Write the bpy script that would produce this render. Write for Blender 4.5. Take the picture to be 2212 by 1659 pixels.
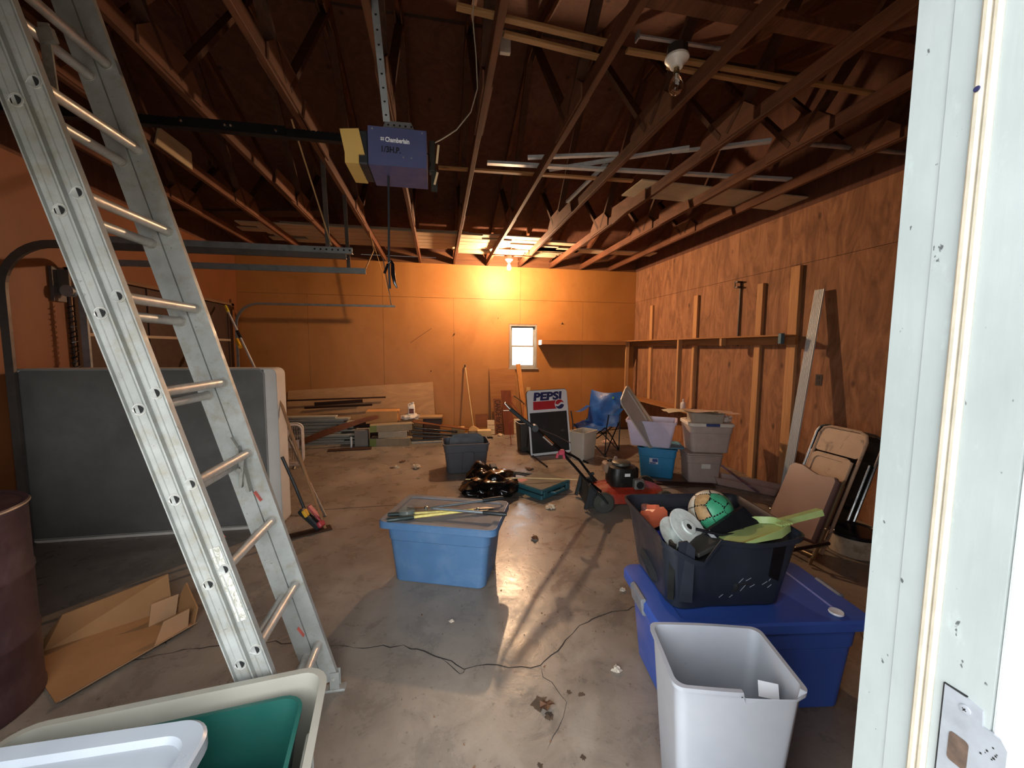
import bpy, bmesh, math, random
from mathutils import Matrix, Vector, noise
R = math.radians
PI = math.pi
for o in list(bpy.data.objects): bpy.data.objects.remove(o)
SC = bpy.context.scene
COL = SC.collection
random.seed(7)

# ------------------------------------------------------------------ camera, world, exposure
def make_camera(loc, yaw, pitch, roll, fpx):
    cd = bpy.data.cameras.new('camera'); co = bpy.data.objects.new('camera', cd); COL.objects.link(co)
    y, p, r = R(yaw), R(pitch), R(roll)
    f = Vector((math.sin(y)*math.cos(p), math.cos(y)*math.cos(p), -math.sin(p)))
    rt = Vector((math.cos(y), -math.sin(y), 0)); up = rt.cross(f)
    r2 = rt*math.cos(r) + up*math.sin(r); u2 = up*math.cos(r) - rt*math.sin(r)
    m = Matrix((r2, u2, -f)).transposed().to_4x4(); m.translation = Vector(loc)
    co.matrix_world = m
    cd.sensor_fit = 'HORIZONTAL'; cd.sensor_width = 36.0; cd.lens = fpx*36.0/2212.0
    cd.clip_start = 0.02
    SC.camera = co
make_camera((0, 0, 1.55), 10.411, 5.027, 0.35, 870)
w = bpy.data.worlds.new('sky'); SC.world = w; w.use_nodes = True
bg = w.node_tree.nodes['Background']; bg.inputs[0].default_value = (0.90, 0.96, 1.0, 1); bg.inputs[1].default_value = 6.8
SC.view_settings.view_transform = 'Standard'; SC.view_settings.look = 'None'
SC.view_settings.gamma = 1.0; SC.view_settings.exposure = 0.5
SC.view_settings.use_curve_mapping = False
SC.cycles.use_denoising = True
SC.cycles.max_bounces = 10; SC.cycles.diffuse_bounces = 6; SC.cycles.transparent_max_bounces = 12
SC.cycles.sample_clamp_indirect = 6.0
BULB_POWER = 4500.0
BULB_COLOR = (1.0, 0.65, 0.38)

def portal(name, loc, rot, sx, sy):
    l = bpy.data.lights.new(name, 'AREA'); l.shape = 'RECTANGLE'; l.size = sx; l.size_y = sy
    l.cycles.is_portal = True
    o = bpy.data.objects.new(name, l); COL.objects.link(o); o.location = loc; o.rotation_euler = rot
portal('doorway_daylight', (-.44, 0.22, 1.02), (R(90), 0, 0), 1.84, 2.04)
portal('window_daylight', (1.56, 7.44, 1.59), (R(-90), 0, 0), 0.56, 0.84)

# ------------------------------------------------------------------ materials
MATS = {}
def hx(s):
    s = s.lstrip('#'); c = [int(s[i:i+2], 16)/255 for i in (0, 2, 4)]
    return tuple((v/12.92 if v <= 0.04045 else ((v+0.055)/1.055)**2.4) for v in c)
class NT:
    def __init__(s, name):
        s.m = bpy.data.materials.new(name); s.m.use_nodes = True
        s.t = s.m.node_tree; s.p = s.t.nodes['Principled BSDF']
        s.out = s.t.nodes['Material Output']
        s.co = s.n('ShaderNodeTexCoord')
    def n(s, typ, **kw):
        nd = s.t.nodes.new(typ)
        for k, v in kw.items(): setattr(nd, k, v)
        return nd
    def l(s, a, b): s.t.links.new(a, b)
    def map(s, scale=(1, 1, 1), rot=(0, 0, 0), coord='Object'):
        mp = s.n('ShaderNodeMapping'); mp.inputs['Scale'].default_value = scale; mp.inputs['Rotation'].default_value = rot
        s.l(s.co.outputs[coord], mp.inputs[0]); return mp.outputs[0]
    def noise(s, vec, scale, detail=4, rough=.55, dist=0):
        nd = s.n('ShaderNodeTexNoise'); nd.inputs['Scale'].default_value = scale; nd.inputs['Detail'].default_value = detail
        nd.inputs['Roughness'].default_value = rough; nd.inputs['Distortion'].default_value = dist
        s.l(vec, nd.inputs['Vector']); return nd.outputs['Fac']
    def ramp(s, fac, stops):
        r = s.n('ShaderNodeValToRGB'); e = r.color_ramp.elements
        while len(e) < len(stops): e.new(0.5)
        for i, (p, c) in enumerate(stops):
            e[i].position = p; e[i].color = tuple(c)+(1,) if len(c) == 3 else c
        s.l(fac, r.inputs[0]); return r.outputs[0]
    def mix(s, fac, a, b, mode='MIX'):
        m = s.n('ShaderNodeMix', data_type='RGBA', blend_type=mode)
        for i, v in ((0, fac), (6, a), (7, b)):
            if hasattr(v, 'links'): s.l(v, m.inputs[i])
            elif isinstance(v, (int, float)): m.inputs[i].default_value = v
            else: m.inputs[i].default_value = tuple(v)+(1,) if len(v) == 3 else v
        return m.outputs[2]
    def math(s, op, a, b=0.0):
        m = s.n('ShaderNodeMath', operation=op)
        for i, v in enumerate((a, b)):
            if hasattr(v, 'links'): s.l(v, m.inputs[i])
            else: m.inputs[i].default_value = v
        return m.outputs[0]
    def bump(s, h, strength=.2, dist=.01):
        b = s.n('ShaderNodeBump'); b.inputs['Strength'].default_value = strength; b.inputs['Distance'].default_value = dist
        s.l(h, b.inputs['Height']); s.l(b.outputs[0], s.p.inputs['Normal'])
    def set(s, **kw):
        for k, v in kw.items():
            k = {'col': 'Base Color', 'rough': 'Roughness', 'metal': 'Metallic', 'spec': 'Specular IOR Level', 'trans': 'Transmission Weight',
                 'alpha': 'Alpha', 'coat': 'Coat Weight', 'ior': 'IOR', 'emit': 'Emission Color', 'estr': 'Emission Strength', 'sss': 'Subsurface Weight'}[k]
            i = s.p.inputs[k]
            if hasattr(v, 'links'): s.l(v, i)
            else: i.default_value = (tuple(v)+(1,) if isinstance(v, tuple) and len(v) == 3 else v)
        return s.m

def plain(name, col, rough=.5, metal=0, var=.12, scale=6, dirt=0, dcol=None, bump=0, bscale=60, spec=.5, coord='Object'):
    if name in MATS: return MATS[name]
    c = hx(col) if isinstance(col, str) else col
    t = NT(name); v = t.map(coord=coord)
    f = t.noise(v, scale, 5)
    d = tuple(x*(1-var) for x in c); u = tuple(min(1, x*(1+var)) for x in c)
    cc = t.ramp(f, [(.3, d), (.7, u)])
    if dirt:
        f2 = t.noise(v, scale*.6, 8, .7, .4)
        k = t.ramp(f2, [(.5, (0, 0, 0)), (.68, (dirt,)*3)])
        cc = t.mix(k, cc, dcol if dcol else tuple(x*.35 for x in c))
    rr = t.ramp(t.noise(v, scale*2.3, 4), [(.3, (max(.02, rough-.08),)*3), (.7, (min(1, rough+.1),)*3)])
    t.set(col=cc, rough=rr, metal=metal, spec=spec)
    if bump: t.bump(t.noise(v, bscale, 4), bump, .004)
    MATS[name] = t.m
    return t.m
def wood(name, c1, c2, axis='X', scale=1.0, rough=.7, knots=True, grime=0.0):
    """long grain along the given object axis"""
    if name in MATS: return MATS[name]
    a, b = hx(c1), hx(c2)
    t = NT(name); sc = {'X': (.9, 14, 14), 'Y': (14, .9, 14), 'Z': (14, 14, .9)}[axis]
    v = t.map(tuple(k*scale for k in sc))
    f = t.noise(v, 1.6, 8, .62, .9)
    f2 = t.noise(v, 6, 4, .6)
    cc = t.ramp(f, [(.28, b), (.5, tuple((x+y)/2 for x, y in zip(a, b))), (.7, a)])
    cc = t.mix(t.ramp(f2, [(.35, (0, 0, 0)), (.75, (.35,)*3)]), cc, tuple(x*.75 for x in b))
    oi = t.n('ShaderNodeObjectInfo')
    cc = t.mix(t.math('MULTIPLY', oi.outputs['Random'], .4), cc, tuple(x*.55 for x in a))
    if knots:
        v2 = t.map(tuple({'X': (.35, 1, 1), 'Y': (1, .35, 1), 'Z': (1, 1, .35)}[axis]))
        vo = t.n('ShaderNodeTexVoronoi'); vo.inputs['Scale'].default_value = 6*scale; t.l(v2, vo.inputs['Vector'])
        k = t.ramp(vo.outputs['Distance'], [(.03, (.75,)*3), (.13, (0, 0, 0))])
        cc = t.mix(k, cc, tuple(x*.3 for x in b))
    if grime:
        g = t.noise(t.map(), 2.2, 6, .65)
        cc = t.mix(t.ramp(g, [(.42, (0, 0, 0)), (.7, (grime,)*3)]), cc, tuple(x*.25 for x in b))
    t.set(col=cc, rough=rough, spec=.25)
    t.bump(f, .25, .003)
    MATS[name] = t.m
    return t.m
def plywood(name, c1, c2, vertical=True, rough=.75, knot=.7, warp=2.2):
    if name in MATS: return MATS[name]
    a, b = hx(c1), hx(c2)
    t = NT(name)
    v = t.map((2.6, 2.6, .75) if vertical else (.75, .75, 2.6))
    f = t.noise(v, 2.1, 9, .63, warp)
    f2 = t.noise(t.map((30, 30, 2) if vertical else (2, 2, 30)), 2.0, 3, .5)
    f3 = t.noise(t.map((1, 1, 1)), .7, 4, .6)
    cc = t.ramp(f, [(.25, b), (.48, tuple((x+y)/2 for x, y in zip(a, b))), (.68, a)])
    cc = t.mix(t.ramp(f2, [(.4, (0, 0, 0)), (.8, (.3,)*3)]), cc, b)
    cc = t.mix(t.ramp(f3, [(.4, (0, 0, 0)), (.75, (.4,)*3)]), cc, tuple(x*.6 for x in a))
    vo = t.n('ShaderNodeTexVoronoi'); vo.inputs['Scale'].default_value = 2.6
    t.l(t.map((1.4, 1.4, .8)), vo.inputs['Vector'])
    cc = t.mix(t.ramp(vo.outputs['Distance'], [(.035, (knot,)*3), (.1, (0, 0, 0))]), cc, tuple(x*.25 for x in b))
    t.set(col=cc, rough=rough, spec=.3); t.bump(f2, .15, .003)
    MATS[name] = t.m
    return t.m
def clear_plastic(name, col, body=.55, rough=.3):
    t = NT(name); c = hx(col)
    tr = t.n('ShaderNodeBsdfTransparent'); tr.inputs[0].default_value = tuple(.75+.25*x for x in c)+(1,)
    tl = t.n('ShaderNodeBsdfTranslucent'); tl.inputs[0].default_value = c+(1,)
    t.set(col=c, rough=rough)
    m1 = t.n('ShaderNodeMixShader'); m1.inputs[0].default_value = .35
    t.l(t.p.outputs[0], m1.inputs[1]); t.l(tl.outputs[0], m1.inputs[2])
    m2 = t.n('ShaderNodeMixShader')
    k = t.ramp(t.noise(t.map(), 7, 4), [(.3, (max(0, body-.1),)*3), (.7, (min(1, body+.1),)*3)])
    t.l(k, m2.inputs[0]); t.l(tr.outputs[0], m2.inputs[1]); t.l(m1.outputs[0], m2.inputs[2])
    t.l(m2.outputs[0], t.out.inputs[0])
    return t.m

# ------------------------------------------------------------------ geometry builder
class G:
    def __init__(s): s.v = []; s.f = []; s.m = Matrix.Identity(4)
    def add(s, vs, fs):
        o = len(s.v); s.v += [s.m @ Vector(v) for v in vs]; s.f += [[i+o for i in f] for f in fs]; return s
    def at(s, loc=(0, 0, 0), rot=(0, 0, 0)):
        from mathutils import Euler
        s.m = Matrix.Translation(loc) @ Euler(rot).to_matrix().to_4x4(); return s
    def box(s, x0, y0, z0, x1, y1, z1, b=0.0):
        if x1 < x0: x0, x1 = x1, x0
        if y1 < y0: y0, y1 = y1, y0
        if z1 < z0: z0, z1 = z1, z0
        if b <= 0:
            vs = [(x0, y0, z0), (x1, y0, z0), (x1, y1, z0), (x0, y1, z0), (x0, y0, z1), (x1, y0, z1), (x1, y1, z1), (x0, y1, z1)]
            return s.add(vs, [(0, 3, 2, 1), (4, 5, 6, 7), (0, 1, 5, 4), (1, 2, 6, 5), (2, 3, 7, 6), (3, 0, 4, 7)])
        b = min(b, (x1-x0)*.49, (y1-y0)*.49, (z1-z0)*.49)
        vs = []; ix = {}
        for X in (0, 1):
            for Y in (0, 1):
                for Z in (0, 1):
                    px, py, pz = (x0, x1)[X], (y0, y1)[Y], (z0, z1)[Z]
                    dx, dy, dz = (b, -b)[X], (b, -b)[Y], (b, -b)[Z]
                    ix[X, Y, Z] = len(vs)
                    vs += [(px, py+dy, pz+dz), (px+dx, py, pz+dz), (px+dx, py+dy, pz)]
        I = lambda X, Y, Z, a: ix[X, Y, Z]+a
        fs = []
        for a in (0, 1):
            fs += [[I(a, 0, 0, 0), I(a, 1, 0, 0), I(a, 1, 1, 0), I(a, 0, 1, 0)], [I(0, a, 0, 1), I(1, a, 0, 1), I(1, a, 1, 1), I(0, a, 1, 1)],
                   [I(0, 0, a, 2), I(1, 0, a, 2), I(1, 1, a, 2), I(0, 1, a, 2)]]
            for c in (0, 1):
                fs += [[I(a, c, 0, 0), I(a, c, 1, 0), I(a, c, 1, 1), I(a, c, 0, 1)], [I(a, 0, c, 0), I(a, 1, c, 0), I(a, 1, c, 2), I(a, 0, c, 2)],
                       [I(0, a, c, 1), I(1, a, c, 1), I(1, a, c, 2), I(0, a, c, 2)]]
        for k in ix: fs.append([ix[k], ix[k]+1, ix[k]+2])
        return s.add(vs, fs)
    def beam(s, p0, p1, wd, ht, up=(0, 0, 1), b=0):
        p0, p1 = Vector(p0), Vector(p1); d = p1-p0; L = d.length; d.normalize()
        sd = d.cross(Vector(up)); sd.normalize(); u = sd.cross(d)
        m0 = s.m; s.m = m0 @ Matrix((sd, d, u)).transposed().to_4x4()
        s.m = m0 @ (Matrix.Translation(p0) @ Matrix((sd, d, u)).transposed().to_4x4())
        s.box(-wd/2, 0, -ht/2, wd/2, L, ht/2, b); s.m = m0; return s
    def loft(s, loops, cap0=True, cap1=True):
        n = len(loops[0]); vs = [p for l in loops for p in l]; fs = []
        for i in range(len(loops)-1):
            for j in range(n):
                k = (j+1) % n; fs.append((i*n+j, i*n+k, (i+1)*n+k, (i+1)*n+j))
        if cap0: fs.append(tuple(reversed(range(n))))
        if cap1: fs.append(tuple((len(loops)-1)*n+j for j in range(n)))
        return s.add(vs, fs)
    def tube(s, pts, r, n=8, closed=False, ry=None):
        pts = [Vector(p) for p in pts]; N = len(pts)
        rs = r if isinstance(r, (list, tuple)) else [r]*N
        loops = []; side = None
        for i, p in enumerate(pts):
            if closed: t = pts[(i+1) % N]-pts[i-1]
            else: t = pts[min(i+1, N-1)]-pts[max(i-1, 0)]
            if t.length < 1e-9: t = Vector((0, 0, 1))
            t.normalize()
            if side is None:
                a = Vector((0, 0, 1)) if abs(t.z) < .9 else Vector((1, 0, 0)); side = t.cross(a)
            side = side - t*side.dot(t); side.normalize(); up = side.cross(t)
            k = ry if ry else 1
            loops.append([p + side*math.cos(2*PI*j/n)*rs[i] + up*math.sin(2*PI*j/n)*rs[i]*k for j in range(n)])
        if closed: loops.append(loops[0]); return s.loft(loops, False, False)
        return s.loft(loops)
    def cyl(s, p0, p1, r0, r1=None, n=16): return s.tube([p0, p1], [r0, r0 if r1 is None else r1], n)
    def lathe(s, prof, n=24, c=(0, 0, 0), cap0=True, cap1=True):
        return s.loft([[(c[0]+r*math.cos(2*PI*j/n), c[1]+r*math.sin(2*PI*j/n), c[2]+z) for j in range(n)] for r, z in prof], cap0, cap1)
    def prism(s, poly, z0, z1):
        return s.loft([[(x, y, z0) for x, y in poly], [(x, y, z1) for x, y in poly]])
    def grid(s, fn, nu, nv):
        vs = [fn(i/nu, j/nv) for i in range(nu+1) for j in range(nv+1)]
        fs = [(i*(nv+1)+j, (i+1)*(nv+1)+j, (i+1)*(nv+1)+j+1, i*(nv+1)+j+1) for i in range(nu) for j in range(nv)]
        return s.add(vs, fs)
    def mesh(s, name, inv=None, ang=35):
        me = bpy.data.meshes.new(name)
        vs = [inv @ v for v in s.v] if inv else s.v
        me.from_pydata([tuple(v) for v in vs], [], s.f)
        bm = bmesh.new(); bm.from_mesh(me); bmesh.ops.remove_doubles(bm, verts=bm.verts, dist=1e-6)
        bmesh.ops.recalc_face_normals(bm, faces=bm.faces); bm.to_mesh(me); bm.free()
        if ang:
            for p in me.polygons: p.use_smooth = True
            me.set_sharp_from_angle(angle=R(ang))
        return me
def rr(wd, dp, r, z, k=4, cx=0, cy=0):
    """rounded rectangle loop"""
    r = max(1e-4, min(r, wd*.49, dp*.49)); o = []
    for qx, qy, a0 in ((1, 1, 0), (-1, 1, 90), (-1, -1, 180), (1, -1, 270)):
        for i in range(k+1):
            a = R(a0+90*i/k); o.append((cx+qx*(wd/2-r)+r*math.cos(a), cy+qy*(dp/2-r)+r*math.sin(a), z))
    return o
def frame_m(o, x, y, z): # matrix with given axes
    m = Matrix((Vector(x), Vector(y), Vector(z))).transposed().to_4x4(); m.translation = Vector(o); return m

# ------------------------------------------------------------------ objects
ROOTM = {}
def _tag(o, label=None, cat=None, group=None, kind=None):
    if label: o['label'] = label
    if cat: o['category'] = cat
    if group: o['group'] = group
    if kind: o['kind'] = kind
    return o
def T(name, label, cat, loc=(0, 0, 0), rz=0, group=None, world=False):
    o = bpy.data.objects.new(name, None); COL.objects.link(o); o.empty_display_size = .1
    o.location = loc; o.rotation_euler = (0, 0, R(rz)); _tag(o, label, cat, group)
    m = Matrix.Translation(loc) @ Matrix.Rotation(R(rz), 4, 'Z')
    ROOTM[o.name] = m.inverted() if world else None
    return o
def part(name, g, mat, parent, label=None, kind=None, ang=35):
    inv = ROOTM.get(parent.name)
    me = g.mesh(name, inv, ang) if isinstance(g, G) else g
    o = bpy.data.objects.new(name, me); COL.objects.link(o); o.parent = parent
    if mat is not None and isinstance(g, G): me.materials.append(mat)
    ROOTM[o.name] = inv; _tag(o, label, None, None, kind)
    return o
def single(name, label, cat, g, mat, group=None, kind=None, ang=35):
    xs = [v.x for v in g.v]; ys = [v.y for v in g.v]; zs = [v.z for v in g.v]
    c = Vector(((min(xs)+max(xs))/2, (min(ys)+max(ys))/2, min(zs)))
    me = g.mesh(name, Matrix.Translation(-c), ang); me.materials.append(mat)
    o = bpy.data.objects.new(name, me); COL.objects.link(o); o.location = c
    ROOTM[o.name] = Matrix.Translation(-c)
    _tag(o, label, cat, group, kind); return o
def struct(name, g, mat, ang=35):
    me = g.mesh(name, None, ang); me.materials.append(mat)
    o = bpy.data.objects.new(name, me); COL.objects.link(o); o['kind'] = 'structure'; ROOTM[o.name] = None
    return o
def dup(root, loc, rz=None, label=None):
    r = root.copy(); COL.objects.link(r); r.location = loc
    if rz is not None: r.rotation_euler = (0, 0, R(rz))
    if label: r['label'] = label
    for ch in list(root.children):
        c = ch.copy(); COL.objects.link(c); c.parent = r
        for k in list(ch.children):
            d = k.copy(); COL.objects.link(d); d.parent = c
    return r
def text(name, body, size, parent, mat, matrix, shear=0, bold=0, extr=.0006, spacing=1.0, width=None, font_sx=1.0):
    cu = bpy.data.curves.new(name, 'FONT'); cu.body = body; cu.size = size; cu.align_x = 'CENTER'; cu.align_y = 'CENTER'
    cu.shear = shear; cu.offset = bold; cu.extrude = extr; cu.space_character = spacing; cu.resolution_u = 3
    tmp = bpy.data.objects.new('tmp', cu); COL.objects.link(tmp)
    dg = bpy.context.evaluated_depsgraph_get(); dg.update()
    me = bpy.data.meshes.new_from_object(tmp.evaluated_get(dg)); me.name = name
    bpy.data.objects.remove(tmp); bpy.data.curves.remove(cu)
    xs = [v.co.x for v in me.vertices]
    sx = font_sx
    if width: sx = width/(max(xs)-min(xs))
    for v in me.vertices: v.co.x *= sx
    inv = ROOTM.get(parent.name)
    me.transform((inv @ matrix) if inv else matrix)
    me.materials.clear(); me.materials.append(mat)
    o = bpy.data.objects.new(name, me); COL.objects.link(o); o.parent = parent; ROOTM[o.name] = inv
    return o
# ================================================================== THE SETTING
XL, XR, YB, YF, ZC = -3.22, 3.78, 7.37, 0.35, 3.03
# --- floor
def concrete():
    t = NT('concrete'); v = t.map()
    f1 = t.noise(v, .8, 8, .62, .6); f2 = t.noise(v, 4, 8, .7, .5); f3 = t.noise(v, 30, 4, .6)
    c = t.ramp(f1, [(.3, hx('#685e54')), (.5, hx('#85796d')), (.7, hx('#9e9285'))])
    c = t.mix(t.ramp(f2, [(.30, (.42,)*3), (.56, (0, 0, 0))]), c, hx('#4b433b'))
    c = t.mix(t.ramp(t.noise(t.map((1, 1, 1), (0, 0, .6)), 2.0, 7, .6, 1.2), [(.55, (0, 0, 0)), (.68, (.45,)*3)]), c, hx('#9a9184'))
    c = t.mix(t.ramp(f3, [(.62, (0, 0, 0)), (.75, (.6,)*3)]), c, hx('#3a322b'))
    r = t.ramp(f2, [(.3, (.17,)*3), (.6, (.40,)*3)])
    t.set(col=c, rough=r, spec=.5)
    t.bump(t.math('ADD', t.math('MULTIPLY', f2, 1.0), t.math('MULTIPLY', f3, .25)), .34, .006)
    return t.m
M_floor = concrete()
g = G().box(-3.4, .24, -.1, 3.95, 7.55, 0)
floor = struct('floor', g, M_floor)
M_crack = plain('crack_dark', '#2a2420', .9)
def crack(pts, w0, seed, jit=.012):
    rnd = random.Random(seed); P = []
    for (x0, y0), (x1, y1) in zip(pts, pts[1:]):
        n = max(2, int(math.hypot(x1-x0, y1-y0)/.045))
        for i in range(n): P.append((x0+(x1-x0)*i/n+rnd.uniform(-jit, jit), y0+(y1-y0)*i/n+rnd.uniform(-jit, jit)))
    P.append(pts[-1]); vs = []; fs = []
    for i, (x, y) in enumerate(P):
        a, b = P[max(0, i-1)], P[min(len(P)-1, i+1)]; dx, dy = b[0]-a[0], b[1]-a[1]; L = math.hypot(dx, dy) or 1
        ww = w0*(.4+.9*rnd.random())*(1 if 0 < i < len(P)-1 else .1)
        vs += [(x-dy/L*ww, y+dx/L*ww, .0007), (x+dy/L*ww, y-dx/L*ww, .0007)]
        if i: fs.append((2*i-2, 2*i-1, 2*i+1, 2*i))
    part('crack', G().add(vs, fs), M_crack, floor, ang=0)
crack([(-.45, 2.07), (-.2, 2.05), (.0, 1.93), (.12, 1.84), (.23, 1.85), (.38, 1.80), (.47, 1.785), (.62, 1.90), (.78, 2.04), (.95, 2.10), (1.15, 2.13), (1.5, 2.20)], .0035, 1)
crack([(.47, 1.785), (.50, 1.68), (.54, 1.57), (.47, 1.46), (.40, 1.38)], .0018, 2)
crack([(.0, 1.93), (.10, 1.80), (.12, 1.84)], .002, 3)
crack([(-.45, 2.07), (-.9, 2.2), (-1.4, 2.2), (-1.9, 2.05)], .003, 5)
crack([(2.4, 1.9), (2.2, 1.6), (1.98, 1.35)], .0022, 4)
g = G(); g.box(-1.2, 4.0, 0, 3.4, 4.012, .0006); part('control_joint', g, M_crack, floor, ang=0)
M_stain = plain('oil_stain', '#3d322a', .55, var=.25, scale=9)
def blot(x, y, r, seed, name='stain', m=None, sx=1.0):
    rnd = random.Random(seed); n = 16
    vs = [(x, y, .0009)]+[(x+sx*r*rnd.uniform(.45, 1.15)*math.cos(2*PI*i/n), y+r*rnd.uniform(.45, 1.15)*math.sin(2*PI*i/n), .0009) for i in range(n)]
    part(name, G().add(vs, [(0, i+1, (i+1) % n+1) for i in range(n)]), m or M_stain, floor, ang=0)
for i, (x, y, r) in enumerate([(.43, 1.585, .045), (.45, 1.52, .025), (.62, 1.60, .018), (.57, 1.62, .014), (.36, 1.33, .014), (.53, 1.33, .014), (-1.5, 2.25, .05), (-1.44, 2.3, .04), (-.25, 4.8, .03), (-.6, 5.3, .04), (.2, 3.4, .03)]):
    blot(x, y, r, 40+i)

# --- ground outside, all around
struct('ground', G().box(-30, -30, -.2, 30, 40, -.1), plain('ground_outside', '#a39d92', .9))

# --- back wall: sheathing with window hole and painted plywood panels proud of it
def painted_ply(name, c1, c2, dirt):
    t = NT(name); v = t.map((1, 1, .7))
    f = t.noise(v, 1.1, 7, .62, .7); f2 = t.noise(t.map((1, 1, 1)), 16, 4, .6)
    c = t.ramp(f, [(.3, hx(c2)), (.7, hx(c1))])
    c = t.mix(t.ramp(t.noise(t.map(), 3.1, 8, .75), [(.58, (0, 0, 0)), (.78, (dirt,)*3)]), c, tuple(x*.4 for x in hx(c2)))
    c = t.mix(t.ramp(f2, [(.68, (0, 0, 0)), (.78, (.35,)*3)]), c, tuple(x*.3 for x in hx(c2)))
    t.set(col=c, rough=.55, spec=.4); t.bump(f2, .08, .003)
    return t.m
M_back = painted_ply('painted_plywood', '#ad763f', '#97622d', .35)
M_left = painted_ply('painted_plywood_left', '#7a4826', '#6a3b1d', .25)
M_sheath = plain('dark_sheathing', '#3b2a1e', .9)
WX0, WX1, WZ0, WZ1 = 1.30, 1.82, 1.185, 1.995
g = G(); y0, y1 = YB+.012, YB+.10
for a in ((XL-.15, -.05, WX0, 3.03), (WX1, -.05, XR+.15, 3.03), (WX0, -.05, WX1, WZ0), (WX0, WZ1, WX1, 3.03)):
    g.box(a[0], y0, a[1], a[2], y1, a[3])
wall_back = struct('wall_back', g, M_sheath)
seams = [XL, -2.15, -.934, .282, 1.498, 2.714, XR]
for a, b in zip(seams, seams[1:]):
    a2, b2 = a+.0018, b-.0018; g = G()
    if a < WX0 < b:
        g.box(a2, YB, .0, WX0, y0, 2.438); g.box(WX0, YB, 0, b2, y0, WZ0); g.box(WX0, YB, WZ1, b2, y0, 2.438)
    elif a < WX1 < b:
        g.box(WX1, YB, 0, b2, y0, 2.438); g.box(a2, YB, 0, WX1, y0, WZ0); g.box(a2, YB, WZ1, WX1, y0, 2.438)
    else: g.box(a2, YB, 0, b2, y0, 2.438)
    part('panel', g, M_back, wall_back, ang=0)
up = [XL, -.934, 1.498, XR]
for a, b in zip(up, up[1:]): part('panel', G().box(a+.0018, YB, 2.442, b-.0018, y0, 3.03), M_back, wall_back, ang=0)
M_nail = plain('dark_mark', '#2f1d12', .8)
for x, z, r in ((.285, 1.79, .03), (2.30, 2.02, .03), (1.08, 2.09, .012), (-.13, 1.13, .02)):
    part('nail', G().beam((x, YB, z), (x+.01, YB-.03, z+.02), r*.5, r*.4, up=(1, 0, 0)), M_nail, wall_back)
g = G().beam((-.48, YB-.004, 1.64), (-.11, YB-.004, 1.90), .006, .004, up=(0, 1, 0)); part('scratch', g, M_nail, wall_back)

# --- window
M_frame = plain('window_frame_paint', '#8f8a80', .5, dirt=.5)
t = NT('window_glass'); t.set(col=(1, 1, 1), rough=.02, trans=1.0, ior=1.1, spec=.3)
tr = t.n('ShaderNodeBsdfTransparent'); gl = t.n('ShaderNodeBsdfGlossy'); gl.inputs['Roughness'].default_value = .02
ms = t.n('ShaderNodeMixShader'); ms.inputs[0].default_value = .05
t.l(tr.outputs[0], ms.inputs[1]); t.l(gl.outputs[0], ms.inputs[2]); t.l(ms.outputs[0], t.out.inputs[0]); M_glass = t.m
g = G(); fw = .032
for a in ((WX0, WZ0, WX0+fw, WZ1), (WX1-fw, WZ0, WX1, WZ1), (WX0+fw, WZ0, WX1-fw, WZ0+fw), (WX0+fw, WZ1-fw, WX1-fw, WZ1)):
    g.box(a[0], YB-.006, a[1], a[2], YB+.10, a[3])
win = struct('window_1', g, M_frame)
zm = 1.594
for k, (za, zb, yy) in enumerate(((WZ0+fw, zm+.012, YB+.03), (zm-.012, WZ1-fw, YB+.055))):
    g = G(); xa, xb = WX0+fw, WX1-fw; s = .030
    g.box(xa, yy, za, xa+s, yy+.022, zb); g.box(xb-s, yy, za, xb, yy+.022, zb); g.box(xa+s, yy, za, xb-s, yy+.022, za+s); g.box(xa+s, yy, zb-s, xb-s, yy+.022, zb)
    sash = part('sash', g, M_frame, win)
    part('pane', G().box(xa+s, yy+.009, za+s, xb-s, yy+.013, zb-s), M_glass, sash, ang=0)
part('sill', G().box(WX0-.02, YB-.03, WZ0-.02, WX1+.03, YB+.02, WZ0, .004), M_frame, win)
g = G().box(WX0-.012, YB-.010, WZ0, WX0, YB+.02, WZ1+.012); g.box(WX0, YB-.010, WZ1, WX1, YB+.02, WZ1+.012); part('thin_casing', g, plain('casing_wood', '#8a5a34', .6), win)

# --- right wall
M_ply = plywood('raw_plywood', '#a67654', '#613f2a')
struct('wall_right', G().box(XR+.012, .2, -.05, XR+.10, 7.5, 3.03), M_sheath)
wr = bpy.data.objects['wall_right']
ys = [7.37-1.22*k for k in range(6)]+[.36]
for b, a in zip(ys, ys[1:]): part('panel', G().box(XR, a+.0015, 0, XR+.012, b-.0015, 2.455), M_ply, wr, ang=0)
ys = [7.37, 5.86, 4.64, 3.86, 2.2, .36]
for b, a in zip(ys, ys[1:]): part('panel', G().box(XR, a+.0015, 2.459, XR+.012, b-.0015, 3.03), M_ply, wr, ang=0)

# --- left wall with two garage doors
struct_l = G()
for a in ((.2, 0, .80, 3.03), (3.55, 0, 4.36, 3.03), (7.12, 0, 7.5, 3.03), (.80, 2.2, 3.55, 3.03), (4.36, 2.2, 7.12, 3.03)):
    struct_l.box(XL-.10, a[0], a[1], XL, a[2], a[3])
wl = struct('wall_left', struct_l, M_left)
M_dkwood = wood('dark_trim_wood', '#4a3020', '#2c1a10', 'Z', 1, .7)
g = G()
g.box(XL, 4.26, 0, XL+.03, 4.36, 2.24); part('door_jamb', g, M_dkwood, wl)
g = G().box(XL, 7.12, 0, XL+.03, 7.2, 2.3); part('door_jamb', g, wood('jamb_wood', '#8a5a36', '#6a4024', 'Z'), wl)
g = G().box(XL, 4.26, 2.2, XL+.03, 7.2, 2.235); part('door_header_trim', g, wood('header_wood', '#8a6a4e', '#5c4230', 'Y'), wl)
M_door = plain('door_brown', '#3a251a', .6, var=.2, dirt=.3)
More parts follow.
